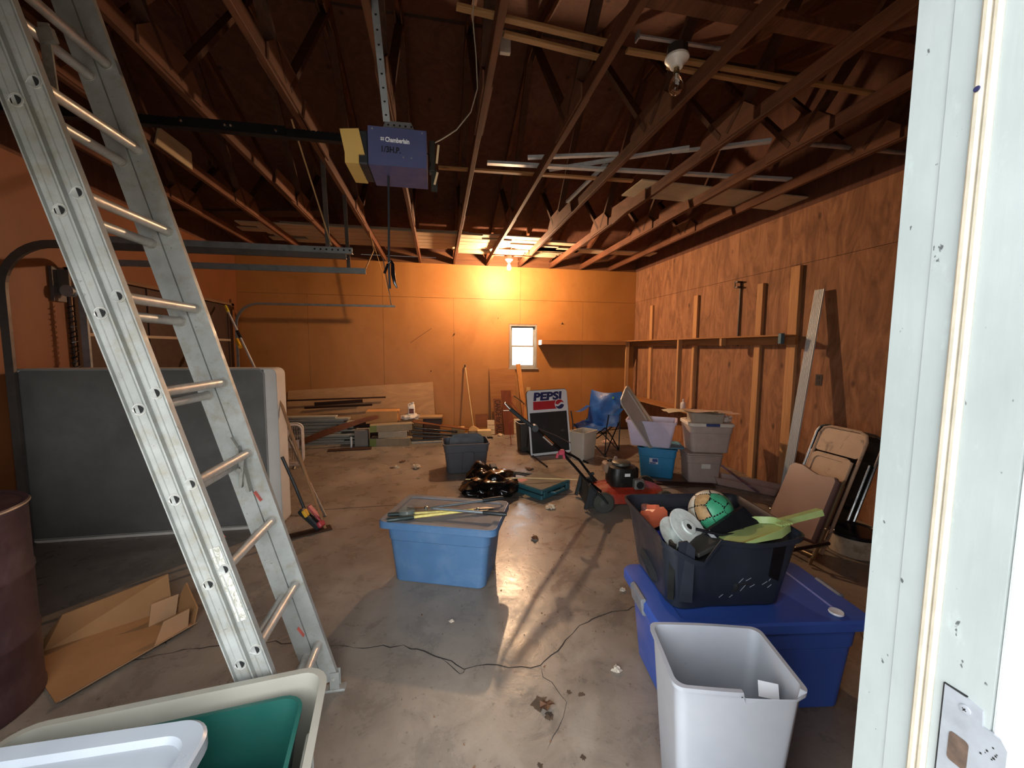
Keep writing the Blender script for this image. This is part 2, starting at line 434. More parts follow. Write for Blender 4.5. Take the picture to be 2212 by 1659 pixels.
M_rail = plain('door_rail_light', '#9c8a78', .5)
for di, (ya, yb) in enumerate(((.80, 3.55), (4.36, 7.12))):
    g = G().box(XL-.06, ya, 0, XL-.05, yb, 2.2)
    d = struct('door_%d' % (di+1), g, M_door)
    for k in range(4):
        z0, z1 = .552*k+.004, .552*(k+1)-.004
        s = part('section', G().box(XL-.05, ya+.01, z0, XL-.012, yb-.01, min(z1, 2.196), .004), M_door, d)
        g = G()
        for q in range(4):
            yy = ya+.03+(yb-ya-.10)*q/3; g.box(XL-.012, yy, z0+.01, XL+.002, yy+.05, z1-.01)
        part('stile', g, M_door, s, kind='stuff')
        if k < 3: part('joint_strip', G().box(XL-.012, ya+.03, z1-.012, XL+.004, yb-.03, z1+.020), M_rail, s)

# --- front wall (the one with the doorway) and its jambs
DX0, DX1, DZ = -1.35, .47, 2.05  # left edge, out of view, set wide to let in more daylight
g = G()
for a in ((XL-.1, 0, DX0-.02, 3.03), (DX1+.02, 0, XR+.1, 3.03), (DX0-.02, DZ+.02, DX1+.02, 3.03)): g.box(a[0], .243, a[1], a[2], YF, a[3])
struct('wall_front', g, M_ply)
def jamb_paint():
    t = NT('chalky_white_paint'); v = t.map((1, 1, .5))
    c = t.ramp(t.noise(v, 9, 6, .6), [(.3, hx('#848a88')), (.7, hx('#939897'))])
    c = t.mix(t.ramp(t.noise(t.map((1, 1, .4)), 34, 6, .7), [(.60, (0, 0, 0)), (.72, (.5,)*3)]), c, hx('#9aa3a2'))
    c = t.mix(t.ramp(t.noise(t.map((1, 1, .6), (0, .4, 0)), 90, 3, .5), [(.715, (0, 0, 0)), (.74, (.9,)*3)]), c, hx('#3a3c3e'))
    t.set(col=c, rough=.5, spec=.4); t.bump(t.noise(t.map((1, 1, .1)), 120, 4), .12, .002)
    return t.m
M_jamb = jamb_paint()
M_stop = plain('cream_weatherstrip', '#a39a8a', .5, dirt=.35, scale=30, dcol=hx('#8d8064'), coord='Object')
M_plate = plain('painted_metal', '#8f9298', .4, .2, dirt=.2, scale=40)
M_black = plain('black_void', '#0a0908', .9)
def jamb(name, X, sg):
    # sg=+1: right-hand jamb (its face looks to -X)
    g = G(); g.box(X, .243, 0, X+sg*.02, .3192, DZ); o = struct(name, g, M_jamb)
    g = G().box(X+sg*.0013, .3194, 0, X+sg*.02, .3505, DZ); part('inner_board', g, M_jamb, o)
    g = G(); g.tube([(X-sg*.0012, .2935, 0), (X-sg*.0012, .2935, DZ)], .0042, 10); g.tube([(X-sg*.0012, .2865, 0), (X-sg*.0012, .2865, DZ)], .0036, 10)
    g.box(X, .2835, 0, X-sg*.0022, .2965, DZ)
    part('stop_bead', g, M_stop, o)
    g = G().box(X-sg*.0, .205, -.05, X+sg*.10, .2425, DZ+.08, .003); part('outside_casing', g, plain('casing_white', '#f2f3f4', .5), o)
    return o
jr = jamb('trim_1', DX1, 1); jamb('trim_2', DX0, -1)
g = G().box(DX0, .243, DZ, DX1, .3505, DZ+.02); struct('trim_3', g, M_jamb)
# strike plate on the right-hand jamb
def YZ(y, z): return (y, z)
pl = [(.2745, 1.237), (.2585, 1.237), (.2475, 1.2345), (.2465, 1.221), (.2345, 1.2205), (.2300, 1.214), (.2300, 1.166), (.2345, 1.160), (.2465, 1.160), (.2475, 1.147), (.2585, 1.145), (.2745, 1.145)]
g = G(); g.m = frame_m((DX1+.0004, 0, 0), (0, 1, 0), (0, 0, 1), (1, 0, 0)); g.prism(pl, -.0022, 0)
sp = part('strike_plate', g, M_plate, jr, 'white-painted strike plate with one cross-head screw')
g = G(); g.m = frame_m((DX1-.0019, 0, 0), (0, 1, 0), (0, 0, 1), (1, 0, 0)); g.prism([(.2748, 1.145), (.2756, 1.145), (.2756, 1.2378), (.2585, 1.2385), (.2585, 1.2376), (.2748, 1.2372)], 0, .003)
part('plate_gap', g, M_black, sp, ang=0)
g = G(); g.m = frame_m((DX1-.002, 0, 0), (0, 1, 0), (0, 0, 1), (1, 0, 0))
g.loft([rr(.014, .028, .003, 0, 3, .2605, 1.183), rr(.014, .028, .003, -.0006, 3, .2605, 1.183)]); part('bolt_hole', g, plain('rusty_hole', '#4a3a30', .7, var=.5, scale=80), sp)
g = G(); g.m = frame_m((DX1-.002, .2585, 1.226), (0, 1, 0), (0, 0, 1), (1, 0, 0)); g.lathe([(.0042, 0), (.0040, -.0010), (.002, -.0014)], 16)
sc = part('screw', g, M_plate, sp)
g = G(); g.m = frame_m((DX1-.0035, .2585, 1.226), (0, 1, 0), (0, 0, 1), (1, 0, 0))
a = .0017
for q in (30, 120):
    m0 = g.m; g.m = m0 @ Matrix.Rotation(R(q), 4, 'Z'); g.box(-a, -.0004, -.0001, a, .0004, .0003); g.m = m0
part('plate_scuff', g, M_black, sp, ang=0)
g = G(); g.m = frame_m((DX1-.0019, 0, 0), (0, 1, 0), (0, 0, 1), (1, 0, 0))
rnd = random.Random(3)
for i in range(9):
    y, z = .2415+rnd.uniform(-.006, .006), 1.197+rnd.uniform(-.012, .012); r = rnd.uniform(.0004, .0012); g.prism([(y-r, z-r*.5), (y+r*.6, z-r), (y+r, z+r*.6), (y-r*.3, z+r)], -.0002, 0)
part('paint_chip', g, M_black, sp, kind='stuff', ang=0)
g = G()
g.m = frame_m((DX1-.0056, .2935, 1.778), (0, 1, 0), (0, 0, 1), (1, 0, 0)); g.lathe([(.0026, 0), (.0022, -.0008)], 10); part('nail_hole', g, plain('navy_dot', '#10103a', .6), jr)

# --- ceiling: two slopes of sheathing carried by trusses running front to back
YR = 3.85; SL = .333; ZE = 3.12
def zroof(y): return ZE+.10+SL*((y-.24) if y < YR else (7.46-y))
M_roof = plywood('roof_sheathing', '#6a4636', '#4c3026', True, .85, .75)
g = G()
for (a, b) in ((-.1, YR), (YR, 7.8)):
    za, zb = zroof(a)+.012, zroof(b)+.012
    g.add([(XL-.3, a, za), (XR+.3, a, za), (XR+.3, b, zb), (XL-.3, b, zb), (XL-.3, a, za+.03), (XR+.3, a, za+.03), (XR+.3, b, zb+.03), (XL-.3, b, zb+.03)],
          [(0, 1, 2, 3), (4, 7, 6, 5), (0, 4, 5, 1), (1, 5, 6, 2), (2, 6, 7, 3), (3, 7, 4, 0)])
ceil = struct('ceiling', g, M_sheath, ang=0)
# gable ends above the side walls
for nm, x0, x1 in (('wall_left_gable', XL-.1, XL), ('wall_right_gable', XR, XR+.1)):
    g = G(); pts = [(.2, 3.03), (7.5, 3.03), (7.5, zroof(7.5)), (YR, zroof(YR)), (.2, zroof(.2))]
    g.loft([[(x0, y, z) for y, z in pts], [(x1, y, z) for y, z in pts]]); struct(nm, g, M_roof, 0)
rnd = random.Random(11)
for side in (0, 1):
    L = 3.75
    for row in range(3):
        xs = [XL]+[XL+(1.22 if row % 2 else 2.44)+2.44*k-.2 for k in range(4)]; xs = [x for x in xs if x < XR-.1]+[XR]
        for a, b in zip(xs, xs[1:]):
            y0, y1 = (.02+row*1.27, min(YR, .02+(row+1)*1.27)) if side == 0 else (7.68-row*1.27, max(YR, 7.68-(row+1)*1.27))
            e = .002 if y1 > y0 else -.002
            za, zb = zroof(y0+e), zroof(y1-e)
            g = G(); g.add([(a+.002, y0+e, za), (b-.002, y0+e, za), (b-.002, y1-e, zb), (a+.002, y1-e, zb), (a+.002, y0+e, za+.012), (b-.002, y0+e, za+.012), (b-.002, y1-e, zb+.012), (a+.002, y1-e, zb+.012)],
                           [(0, 1, 2, 3), (4, 7, 6, 5), (0, 4, 5, 1), (1, 5, 6, 2), (2, 6, 7, 3), (3, 7, 4, 0)])
            part('panel', g, M_roof, ceil, ang=0)
# blocking above the back and front walls, with a thin daylight gap at the eave
M_block = wood('eave_blocking', '#7d5236', '#553420', 'X')
g = G(); g.box(XL, YB+.02, 3.03, -1.28, YB+.06, 3.27); g.box(-.02, YB+.02, 3.03, XR, YB+.06, 3.27); g.box(-1.28, YB+.02, 3.03, -.02, YB+.06, 3.132); g.box(-1.28, YB+.02, 3.141, -.02, YB+.06, 3.27)
g.box(XL, YB+.35, 3.0, -1.5, YB+.37, 3.3); g.box(.2, YB+.35, 3.0, XR, YB+.37, 3.3)
struct('trim_4', g, M_block)
struct('trim_5', G().box(XL-.1, .25, 3.03, XR+.1, .30, 3.27), M_block)
# ================================================================== ROOF TRUSSES
M_tr = wood('truss_lumber', '#7d4d33', '#4b2b1b', 'Y', 1.0, .75, True, .45)
M_web = wood('truss_web', '#633e2a', '#3f2518', 'Z', 1.0, .75, True, .5)
M_gus = plywood('gusset_ply', '#7a5038', '#553421', False, .8, .6)
def make_truss(name, label, x):
    t = T(name, label, 'truss', (x, YR, 3.03), 0, 'roof trusses across the garage')
    h = .019
    part('bottom_chord', G().box(-h, -3.58, 0, h, 3.60, .089, .003), M_tr, t)
    for s in (-1, 1):
        y0, y1 = s*3.72, 0.0
        f = lambda y: zroof(YR+y)-3.03
        g = G(); a, b = f(y0), f(.0)
        g.loft([[(-h, y0, a-.094), (h, y0, a-.094), (h, y0, a), (-h, y0, a)], [(-h, y1, b-.094), (h, y1, b-.094), (h, y1, b), (-h, y1, b)]])
        part('top_chord', g, M_tr, t)
        part('web', G().beam((0, s*1.17, .05), (0, s*1.85, f(s*1.85)-.07), .034, .064, up=(1, 0, 0)), M_web, t)
        part('web', G().beam((0, s*1.10, .05), (0, s*.05, f(0)-.1), .034, .064, up=(1, 0, 0)), M_web, t)
        for q in (-1, 1):
            xx = q*(h+.001)
            g = G(); pts = [(s*.88, .012), (s*1.42, .012), (s*1.42, .10), (s*1.30, .20), (s*1.0, .20), (s*.88, .10)]
            g.loft([[(xx, y, z) for y, z in pts], [(xx+q*.010, y, z) for y, z in pts]]); part('gusset_plate', g, M_gus, t)
            g = G(); yq = s*1.85; zq = f(yq)
            pts = [(yq-.14, zq-.11-s*-.0), (yq+.14, zq-.11), (yq+.14, f(yq+.14)-.012), (yq-.14, f(yq-.14)-.012)]
            g.loft([[(xx, y, z) for y, z in pts], [(xx+q*.010, y, z) for y, z in pts]]); part('gusset_plate', g, M_gus, t)
    for q in (-1, 1):
        xx = q*(h+.001); zq = f(0)
        pts = [(-.25, zq-.20), (.25, zq-.20), (.25, f(.25)-.012), (0, zq-.012), (-.25, f(-.25)-.012)]
        g = G(); g.loft([[(xx, y, z) for y, z in pts], [(xx+q*.010, y, z) for y, z in pts]]); part('gusset_plate', g, M_gus, t)
    return t
xs = [.295+.587*k for k in range(-5, 6)]
ords = ['nearest the left wall', 'second from the left wall', 'third from the left wall', 'fourth from the left wall, left of the garage door opener', 'fifth from the left wall, just behind the garage door opener',
        'in the middle, next right of the garage door opener', 'sixth from the right wall, under the lit bulb', 'fifth from the right wall, left of the unlit bulb', 'fourth from the right wall, right of the unlit bulb', 'third from the right wall', 'nearest the right wall'][:11]
ords[5] = 'in the middle, first to the right of the garage door opener'
ords[6] = 'fifth from the right wall, left of the unlit bulb'; ords[7] = 'fourth from the right wall, right of the unlit bulb'; ords[8] = 'third from the right wall'; ords[9] = 'second from the right wall'
t0 = make_truss('roof_truss', 'brown lumber roof truss, '+ords[0], xs[0])
trusses = [t0]
for x, od in zip(xs[1:], ords[1:]):
    trusses.append(dup(t0, (x, YR, 3.03), None, 'brown lumber roof truss, '+od))
# long splice plates nailed over the middle of some bottom chords
M_gusp = plywood('pale_splice_ply', '#b5a083', '#94805f', False, .8, .4)
def splice(tr, y0, y1, m, z1=.135, side=1, ragged=False):
    q = side; xx = q*.0315
    pts = [(y0, -.004), (y1, -.004), (y1, z1), (y1-.06, z1+.01), (y0+.05, z1)]
    if ragged: pts = [(y0, -.012), ((y0+y1)/2, -.004), (y1-.05, -.03), (y1, .02), (y1-.03, z1), (y0+.3, z1-.02), (y0+.2, z1+.015), (y0, z1-.01)]
    g = G(); g.loft([[(xx, y, z) for y, z in pts], [(xx+q*.012, y, z) for y, z in pts]]); return part('splice_plate', g, m, tr)
splice(trusses[1], -.35, .1, M_gusp); splice(trusses[2], .25, .75, M_gus); splice(trusses[3], -.9, -.3, M_gus)
splice(trusses[7], .45, 1.15, M_gus, .12, -1); splice(trusses[8], -.05, .75, M_gus, .16, -1, True); splice(trusses[9], .1, .7, M_gus, .14, -1); splice(trusses[10], .2, .7, M_gus, .15, -1)

# ================================================================== THINGS UP ON THE TRUSSES
ZT = 3.121
M_pale = wood('siding_boards', '#c9b59a', '#a08a70', 'X', 1, .7, False)
rnd = random.Random(5)
k = 0
rows = []
spans = [(-2.55, .55), (-2.5, 1.0), (-2.1, 1.9), (-1.9, 2.1), (-2.2, .3), (.2, 1.95)]
lab = {0: 'front edge', 1: 'second row', 2: 'middle row', 3: 'back row'}
proto_pos = []
for layer in range(3):
    for row in range(5):
        a, b = spans[(layer*2+row) % len(spans)]
        a += rnd.uniform(-.2, .2); b += rnd.uniform(-.25, .2)
        y = 5.86+row*.185+layer*.03; z = ZT+layer*.021
        yaw = rnd.uniform(-.008, .008)
        g = G().at(((a+b)/2, y, z), (0, 0, yaw)); L = (b-a)/2
        g.box(-L, -.085, 0, L, .085, .018, .003)
        nth = ['lowest layer', 'middle layer', 'top layer'][layer]; rw = ['front row', 'second row', 'middle row', 'fourth row', 'rear row'][row]
        single('stored_board', 'long pale board lying on the trusses near the back wall, %s, %s' % (nth, rw), 'board', g, M_pale, 'pale boards stored on the trusses'); k += 1
# short pale stack near the lit bulb
for i, (a, b, y, l) in enumerate(((.34, .83, 6.83, 'left of the lit bulb'), (.93, 1.40, 6.86, 'right above the lit bulb'), (1.52, 2.0, 6.85, 'right of the lit bulb'))):
    for q in range(3):
        g = G().box(a-.05*q, y-.06, 0+q*.021, b+.05*q, y+.06, .019+q*.021, .003).at(); g2 = G(); g2.m = Matrix.Translation((0, 0, 3.185)); g2.v = [Vector(v)+Vector((0, 0, ZT)) for v in g.v]; g2.f = g.f
        single('wood_offcut', 'short pale wood offcut on the trusses %s, %s of three' % (l, ['bottom', 'middle', 'top'][q]), 'board', g2, M_pale, 'offcuts above the lit bulb')
M_steel = plain('galvanized_steel', '#aeb4b8', .38, .75, dirt=.35, scale=14, dcol=hx('#5f5a55'))
M_white = plain('white_steel', '#c4ccd0', .4, .2, dirt=.3, scale=14)
def channel(name, label, p0, p1, wd=.04, ht=.022, m=None, cat='metal strip', group='metal strips on the trusses'):
    p0, p1 = Vector(p0), Vector(p1); g = G(); d = (p1-p0).normalized(); sd = d.cross(Vector((0, 0, 1))).normalized(); up = sd.cross(d)
    t = .003
    prof = [(-wd/2, 0), (wd/2, 0), (wd/2, ht), (wd/2-t, ht), (wd/2-t, t), (-wd/2+t, t), (-wd/2+t, ht), (-wd/2, ht)]
    g.loft([[p+sd*a+up*b for a, b in prof] for p in (p0, p1)])
    return single(name, label, cat, g, m or M_white, group, ang=0)
channel('metal_strip', 'long white metal channel lying across the trusses, longest and lowest of the strips', (.43, 3.58, ZT), (3.24, 3.37, ZT), .05)
channel('metal_strip', 'short white metal channel on the trusses, just above the long one', (.75, 3.42, ZT), (1.46, 3.22, ZT), .04)
channel('metal_strip', 'white metal channel slanting up to the right over the long one', (1.0, 3.66, ZT+.024), (1.99, 3.06, ZT+.024), .04)
channel('metal_strip', 'thin grey metal strip hanging diagonally below the other strips', (1.37, 4.27, 3.10), (1.46, 3.45, ZT+.03), .03)
channel('metal_strip', 'short white metal channel at the right end of the strips', (2.16, 2.98, ZT), (2.50, 2.80, ZT), .05)
channel('metal_strip', 'thin white strip beneath the short channel at the right', (1.9, 3.16, ZT+.03), (2.55, 2.86, ZT+.026), .03)
g = G().tube([(2.85, 2.80, ZT+.02), (3.3, 2.785, ZT+.02), (3.72, 2.775, ZT+.02)], .017, 10)
single('conduit_pipe', 'grey conduit pipe running to the right wall near the roof', 'pipe', g, M_steel)
M_board = wood('loose_lumber', '#b98c5c', '#8a5f3a', 'X', 1, .7)
def lath(label, p0, p1, wd=.035, ht=.018, m=None, group='loose laths on the trusses', name='wood_lath'):
    return single(name, label, 'lath', G().beam(p0, p1, wd, ht, b=.002), m or M_board, group)
lath('brown lath crossing the trusses behind the garage door opener', (.02, 3.75, ZT+.009), (1.82, 3.68, ZT+.009), .05)
lath('pale lath near the top of the view, upper of the close pair', (.10, 2.03, ZT+.009), (.92, 2.115, ZT+.009))
lath('pale lath near the top of the view, lower of the close pair', (.34, 2.15, ZT+.009), (.90, 2.22, ZT+.009))
lath('long pale lath passing behind the unlit bulb', (1.0, 2.14, ZT+.009), (2.66, 2.19, ZT+.009))
lath('shorter pale lath just below the long one right of the unlit bulb', (1.28, 2.21, ZT+.009), (2.08, 2.25, ZT+.009), .03)
lath('dark board spanning the trusses at the top edge of the view', (.95, 1.82, ZT+.02), (2.62, 1.86, ZT+.02), .09, .038, M_tr, None, 'wide_board')
M_panel = plain('dusty_fibreboard', '#b9ab90', .85, var=.1, dirt=.3)
g = G().at((2.86, 3.86, ZT), (0, 0, R(2))); g.box(-.98, -.2, 0, .98, .2, .012); single('ceiling_board', 'pale flat board resting across three trusses at the right', 'board', g, M_panel)
g = G().at((2.35, 6.35, ZT), (0, 0, 0)); g.box(-.9, -.12, 0, 1.2, .12, .016); single('ceiling_board', 'pale flat board on the trusses beside the back right corner', 'board', g, M_panel)
g = G().at((-2.3, 5.45, ZT), (0, 0, R(-12))); g.box(-1.0, -.11, 0, 1.0, .11, .03); single('wide_board', 'dark plank lying over the left-hand trusses', 'board', g, M_dkwood)

# loose wire hanging to the opener
M_wire = plain('pale_wire', '#8d8070', .6)
g = G().tube([(.18, 1.95, 3.16), (.17, 1.98, 3.06), (.19, 2.02, 2.92), (.20, 2.06, 2.80), (.17, 2.08, 2.70), (.10, 2.1, 2.62), (.03, 2.12, 2.58), (-.012, 2.15, 2.57)], .003, 6)
single('bell_wire', 'thin pale wire dangling from the trusses to the door opener', 'wire', g, M_wire)
g = G().box(.345, 2.30, 3.15, .405, 2.33, 3.26, .003)
b = single('junction_box', 'small grey electrical box beside the middle truss', 'electrical box', g, plain('grey_plate', '#a79a8c', .5, dirt=.3, scale=40))

# ================================================================== LAMPS
M_porc = plain('porcelain', '#e6e2d8', .25, spec=.6)
M_brass = plain('brass_socket', '#9c8b6a', .3, .9)
t = NT('clear_bulb_glass'); t.set(col=(1, 1, 1), rough=0.0, trans=1.0, ior=1.35); M_bulb = t.m
t = NT('lit_bulb'); t.set(col=(1, .9, .7), emit=BULB_COLOR, estr=BULB_POWER); M_lit = t.m
def lamp(name, label, loc, lit):
    t = T(name, label, 'lamp', loc)
    # z = 0 at the mounting face, everything hangs below
    base = part('lamp_holder', G().lathe([(.030, 0), (.058, -.004), (.060, -.016), (.050, -.030), (.036, -.040), (.030, -.056), (.027, -.058), (.022, -.056)], 28), M_porc, t)
    part('screw_base', G().lathe([(.0135, -.050), (.0135, -.068), (.0150, -.070), (.0135, -.074), (.0150, -.078), (.014, -.084)], 16), M_brass, t)
    z = -.084; pr = [(.013, 0), (.016, -.012), (.025, -.03), (.034, -.050), (.0365, -.066), (.033, -.084), (.022, -.098), (.007, -.1045), (.001, -.105)] if not lit else [(.013, 0), (.015, -.012), (.022, -.03), (.029, -.048), (.0305, -.062), (.028, -.078), (.019, -.090), (.006, -.0955), (.001, -.096)]
    part('glass_bulb', G().lathe([(r, z+k) for r, k in pr], 24), M_lit if lit else M_bulb, t)
    if not lit:
        part('filament_stem', G().tube([(0, 0, z-.002), (0, 0, z-.035)], .003, 8).tube([(-.012, 0, z-.045), (-.004, 0, z-.033), (.004, 0, z-.033), (.012, 0, z-.045)], .0008, 6), M_porc, t)
    return t
lb = lamp('bulb_holder', 'bare lit bulb glowing in a holder near the back wall', (1.125, 6.45, 2.975), True)
part('octagon_box', G().lathe([(.05, 0), (.05, .037)], 8), M_steel, lb)
lath('thin lath carrying the lit bulb between two trusses', (.86, 6.45, 3.0205), (1.49, 6.45, 3.0205), .04, .016, M_tr, None, 'lamp_cross_piece')
g = G().tube([(1.125, 6.45, 3.03), (1.13, 6.42, 3.09), (1.18, 6.1, 3.15), (1.19, 5.8, 3.19)], .005, 6); single('power_cable', 'pale cable running to the lit bulb', 'cable', g, M_wire)
ub = lamp('bulb_holder', 'unlit clear bulb in a white porcelain holder on a bar hanger', (1.222, 2.02, 3.050), False)
part('octagon_box', G().lathe([(.052, 0), (.052, .045)], 8), plain('dark_steel', '#4a4642', .45, .7), ub)
part('bar_hanger', G().beam((-.232, -.02, .052), (.276, -.02, .052), .02, .010, b=.001).box(-.235, -.04, .03, -.228, .0, .07).box(.270, -.04, .03, .278, .0, .07), M_steel, ub)
# ================================================================== GARAGE DOOR OPENER AND TRACKS
M_trk = plain('door_track_steel', '#8d9396', .42, .7, dirt=.4, scale=10, dcol=hx('#4a4440'))
M_trkd = plain('door_track_dark', '#5d5550', .5, .5, dirt=.4, scale=10)
def perforated(g, p0, p1, wd, n=9):
    g.beam(p0, p1, wd, .003, up=(1, 0, 0))
M_hole = M_black
def track(name, label, y, zt, x_end, m, wall_x=XL+.09, rad=.34, wide=.055):
    t = T(name, label, 'door track', (wall_x, y, 0), 0, None, True)
    pts = [(wall_x, y, .0), (wall_x, y, zt-rad)]
    for i in range(1, 11):
        a = PI/2*i/10; pts.append((wall_x+rad-rad*math.cos(a), y, zt-rad+rad*math.sin(a)))
    pts.append((x_end, y, zt+.01))
    g = G(); w2 = wide/2; tt = .004
    loops = []
    for i, p in enumerate(pts):
        p = Vector(p); a = Vector(pts[max(0, i-1)]); b = Vector(pts[min(len(pts)-1, i+1)]); d = (b-a).normalized()
        nrm = Vector((d.z, 0, -d.x)); sd = Vector((0, 1, 0))
        prof = [(-w2, .012), (-w2, -.012), (w2, -.012), (w2, .012), (w2-tt, .012), (w2-tt, -.012+tt), (-w2+tt, -.012+tt), (-w2+tt, .012)]
        loops.append([p+nrm*q[0]+sd*q[1] for q in prof])
    g.loft(loops); part('rail', g, m, t, ang=0)
    return t
t1 = track('door_track', 'curved steel track of the near garage door with a punched end angle', 3.62, 2.30, -.74, M_trkd)
g = G().box(-2.7, 3.60, 2.325, -.69, 3.603, 2.372).box(-2.7, 3.603, 2.325, -.69, 3.64, 2.328); ang = part('angle_bar', g, M_trk, t1, ang=0)
g = G()
for i in range(7): g.tube([(-.71-.045*i, 3.599, 2.350), (-.71-.045*i, 3.5995, 2.350)], .008, 8)
part('bolt_hole', g, M_hole, ang, kind='stuff')
for (x, y) in ((-.88, 3.61), (-.76, 4.02)):
    h = part('hanger', G().beam((x, y, 2.36 if y < 4 else 2.31), (x-.02, y-.0, 3.06), .035, .003, up=(0, 1, 0)), M_trkd, t1, ang=0) if y < 4 else None
t2 = track('door_track', 'curved steel track of the far garage door, just behind the first track', 4.30, 2.30, -.70, M_trk)
part('hanger', G().beam((-.86, 4.30, 2.31), (-.885, 4.30, 3.06), .035, .003, up=(0, 1, 0)), M_trkd, t2, ang=0)
g = G().tube([(-.72, 4.30, 2.32), (-.79, 4.30, 2.5), (-.86, 4.30, 2.68)], .007, 6)
t3 = track('door_track', 'thin curved steel track close to the back wall', 7.10, 2.235, -.70, M_trk, wide=.035)
part('hanger', G().beam((-.76, 7.10, 2.25), (-.885, 7.10, 3.06), .02, .003, up=(0, 1, 0)), M_trkd, t3, ang=0)
M_rope = plain('tan_rope', '#b08a5c', .8)
g = G().tube([(-.93, 3.0, 3.04), (-.89, 3.35, 2.68), (-.845, 3.58, 2.38)], .006, 6); single('door_rope', 'tan rope slanting down from a truss to the near door track', 'rope', g, M_rope)
g = G().tube([(-.70, 4.28, 2.33), (-.75, 5.2, 2.72), (-.86, 5.6, 3.05)], .007, 6); single('door_rope', 'short tan rope rising from the end of the door track to a truss', 'rope', g, M_rope)
g = G().tube([(-.88, 6.0, 3.03), (-.80, 6.5, 2.64), (-.74, 7.0, 2.26)], .0025, 5); single('thin_string', 'very thin cord down to the end of the back track', 'cord', g, M_rope)
# spring and pulley at the far door
t = T('extension_spring', 'dark spring and pulley hanging beside the far garage door', 'door spring', (XL+.07, 4.16, .4), 0, None, True)
g = G(); pts = []
for i in range(220): a = i*.9; pts.append((XL+.10+.026*math.cos(a), 4.16+.026*math.sin(a), .55+.0062*i))
g.tube(pts, .0045, 5); part('coil', g, plain('spring_steel', '#3c3836', .3, .9), t)
g = G().tube([(XL+.10, 4.16, .35), (XL+.10, 4.16, 2.0)], .014, 10); part('rod', g, plain('polished_rod', '#8e8b88', .18, .95), t)
g = G(); g.m = frame_m((XL+.10, 4.16, 2.02), (1, 0, 0), (0, 0, 1), (0, -1, 0)); g.lathe([(.015, -.03), (.05, -.03), (.05, -.018), (.040, -.012), (.040, .012), (.05, .018), (.05, .03), (.015, .03)], 20)
part('pulley', g, M_trk, t)
part('bracket', G().box(XL+.005, 4.10, 1.93, XL+.03, 4.22, 2.22).box(XL+.03, 4.15, 2.0, XL+.11, 4.17, 2.2), M_trkd, t)

# ---- opener
OY = 2.10
t = T('garage_door_opener', 'dark blue garage door opener hung from the trusses with a yellow light cover', 'door opener', (-.18, OY, 2.3), 0, None, True)
M_navy = plain('opener_blue', '#51567f', .45, .2, var=.06)
M_navy2 = plain('opener_black', '#22252a', .5)
M_yel = plain('yellow_lens', '#c7a45e', .4, var=.08)
x0, x1 = -.318, -.045; yb = OY+.26
g = G()
prof = [(OY, 2.60), (OY, 2.424), (yb, 2.424), (yb, 2.60)]
g.loft([[(x0, y, z) for y, z in prof], [(x1, y, z) for y, z in prof]])
hs = part('housing', g, M_navy, t, ang=20)
for (x, z) in ((x0+.02, 2.588), (x1-.02, 2.588), (-.155, 2.468), (-.117, 2.468)):
    g = G(); g.m = frame_m((x, OY, z), (1, 0, 0), (0, 0, 1), (0, -1, 0)); g.lathe([(.0042, 0), (.003, .002), (.001, .0022)], 10); part('screw', g, M_steel, hs)
M_wtxt = plain('white_print', '#e9ecf2', .6, var=0); M_ktxt = plain('black_print', '#0c0d12', .6, var=0)
tm = lambda x, z: frame_m((x, OY-.0012, z), (1, 0, -.02), (.02, 0, 1), (0, -1, 0))
text('lettering', 'Chamberlain', .030, hs, M_wtxt, tm(-.182, 2.542), bold=.0008, width=.112)
g = G(); g.m = tm(-.252, 2.545)
for a in (-.005, .003): g.box(a, -.0085, 0, a+.0028, .0085, .0006); g.box(-.009, a, 0, .009, a+.0028, .0006)
part('emblem', g, M_wtxt, hs, ang=0)
text('lettering', '1/3H.P.', .038, hs, M_ktxt, tm(-.214, 2.497), bold=.0009, width=.088)
# grey hole ring around the two lower screws
g = G(); g.m = frame_m((0, OY+.02, 0), (1, 0, 0), (0, 0, 1), (0, -1, 0)); g.prism([(-.255, 2.598), (-.10, 2.602), (-.118, 2.640), (-.238, 2.638)], -.002, .002)
pb = part('top_bracket', g, M_trk, t, ang=0)
g = G()
for i in range(5): g.tube([(-.225+.027*i, OY+.0175, 2.621), (-.225+.027*i, OY+.0178, 2.621)], .005, 8)
part('bolt_hole', g, M_hole, pb, kind='stuff')
g = G().beam((-.232, OY+.02, 2.635), (-.262, 1.98, 3.10), .032, .004, up=(0, 1, 0)); st = part('hanger_strap', g, M_trk, t, ang=0)
g = G()
for i in range(9):
    k = (i+.5)/9; p = Vector((-.232, OY+.02, 2.635)).lerp(Vector((-.262, 1.98, 3.10)), k); g.tube([p+Vector((0, -.0025, 0)), p+Vector((0, -.0030, 0))], .0055, 8)
part('bolt_hole', g, M_hole, st, kind='stuff')
g = G().box(x0-.055, OY+.015, 2.43, x0-.002, yb-.02, 2.585, .006); part('end_housing', g, M_navy2, t)
g = G(); pr = [(-.445, 2.575), (-.360, 2.585), (-.335, 2.47), (-.362, 2.468), (-.362, 2.425), (-.425, 2.425), (-.425, 2.47)]
g.loft([[(x, OY+.005, z) for x, z in pr], [(x+.004, OY+.245, z) for x, z in pr]]); part('light_cover', g, M_yel, t, ang=20)
M_blk = plain('black_metal', '#17181a', .35, .6)
g = G().box(-3.15, OY+.13, 2.575, -.40, OY+.165, 2.612); rl = part('rail', g, M_blk, t, ang=0)
g = G().box(-1.18, OY+.120, 2.572, -.72, OY+.13, 2.618); sl = part('splice_sleeve', g, M_blk, t, ang=0)
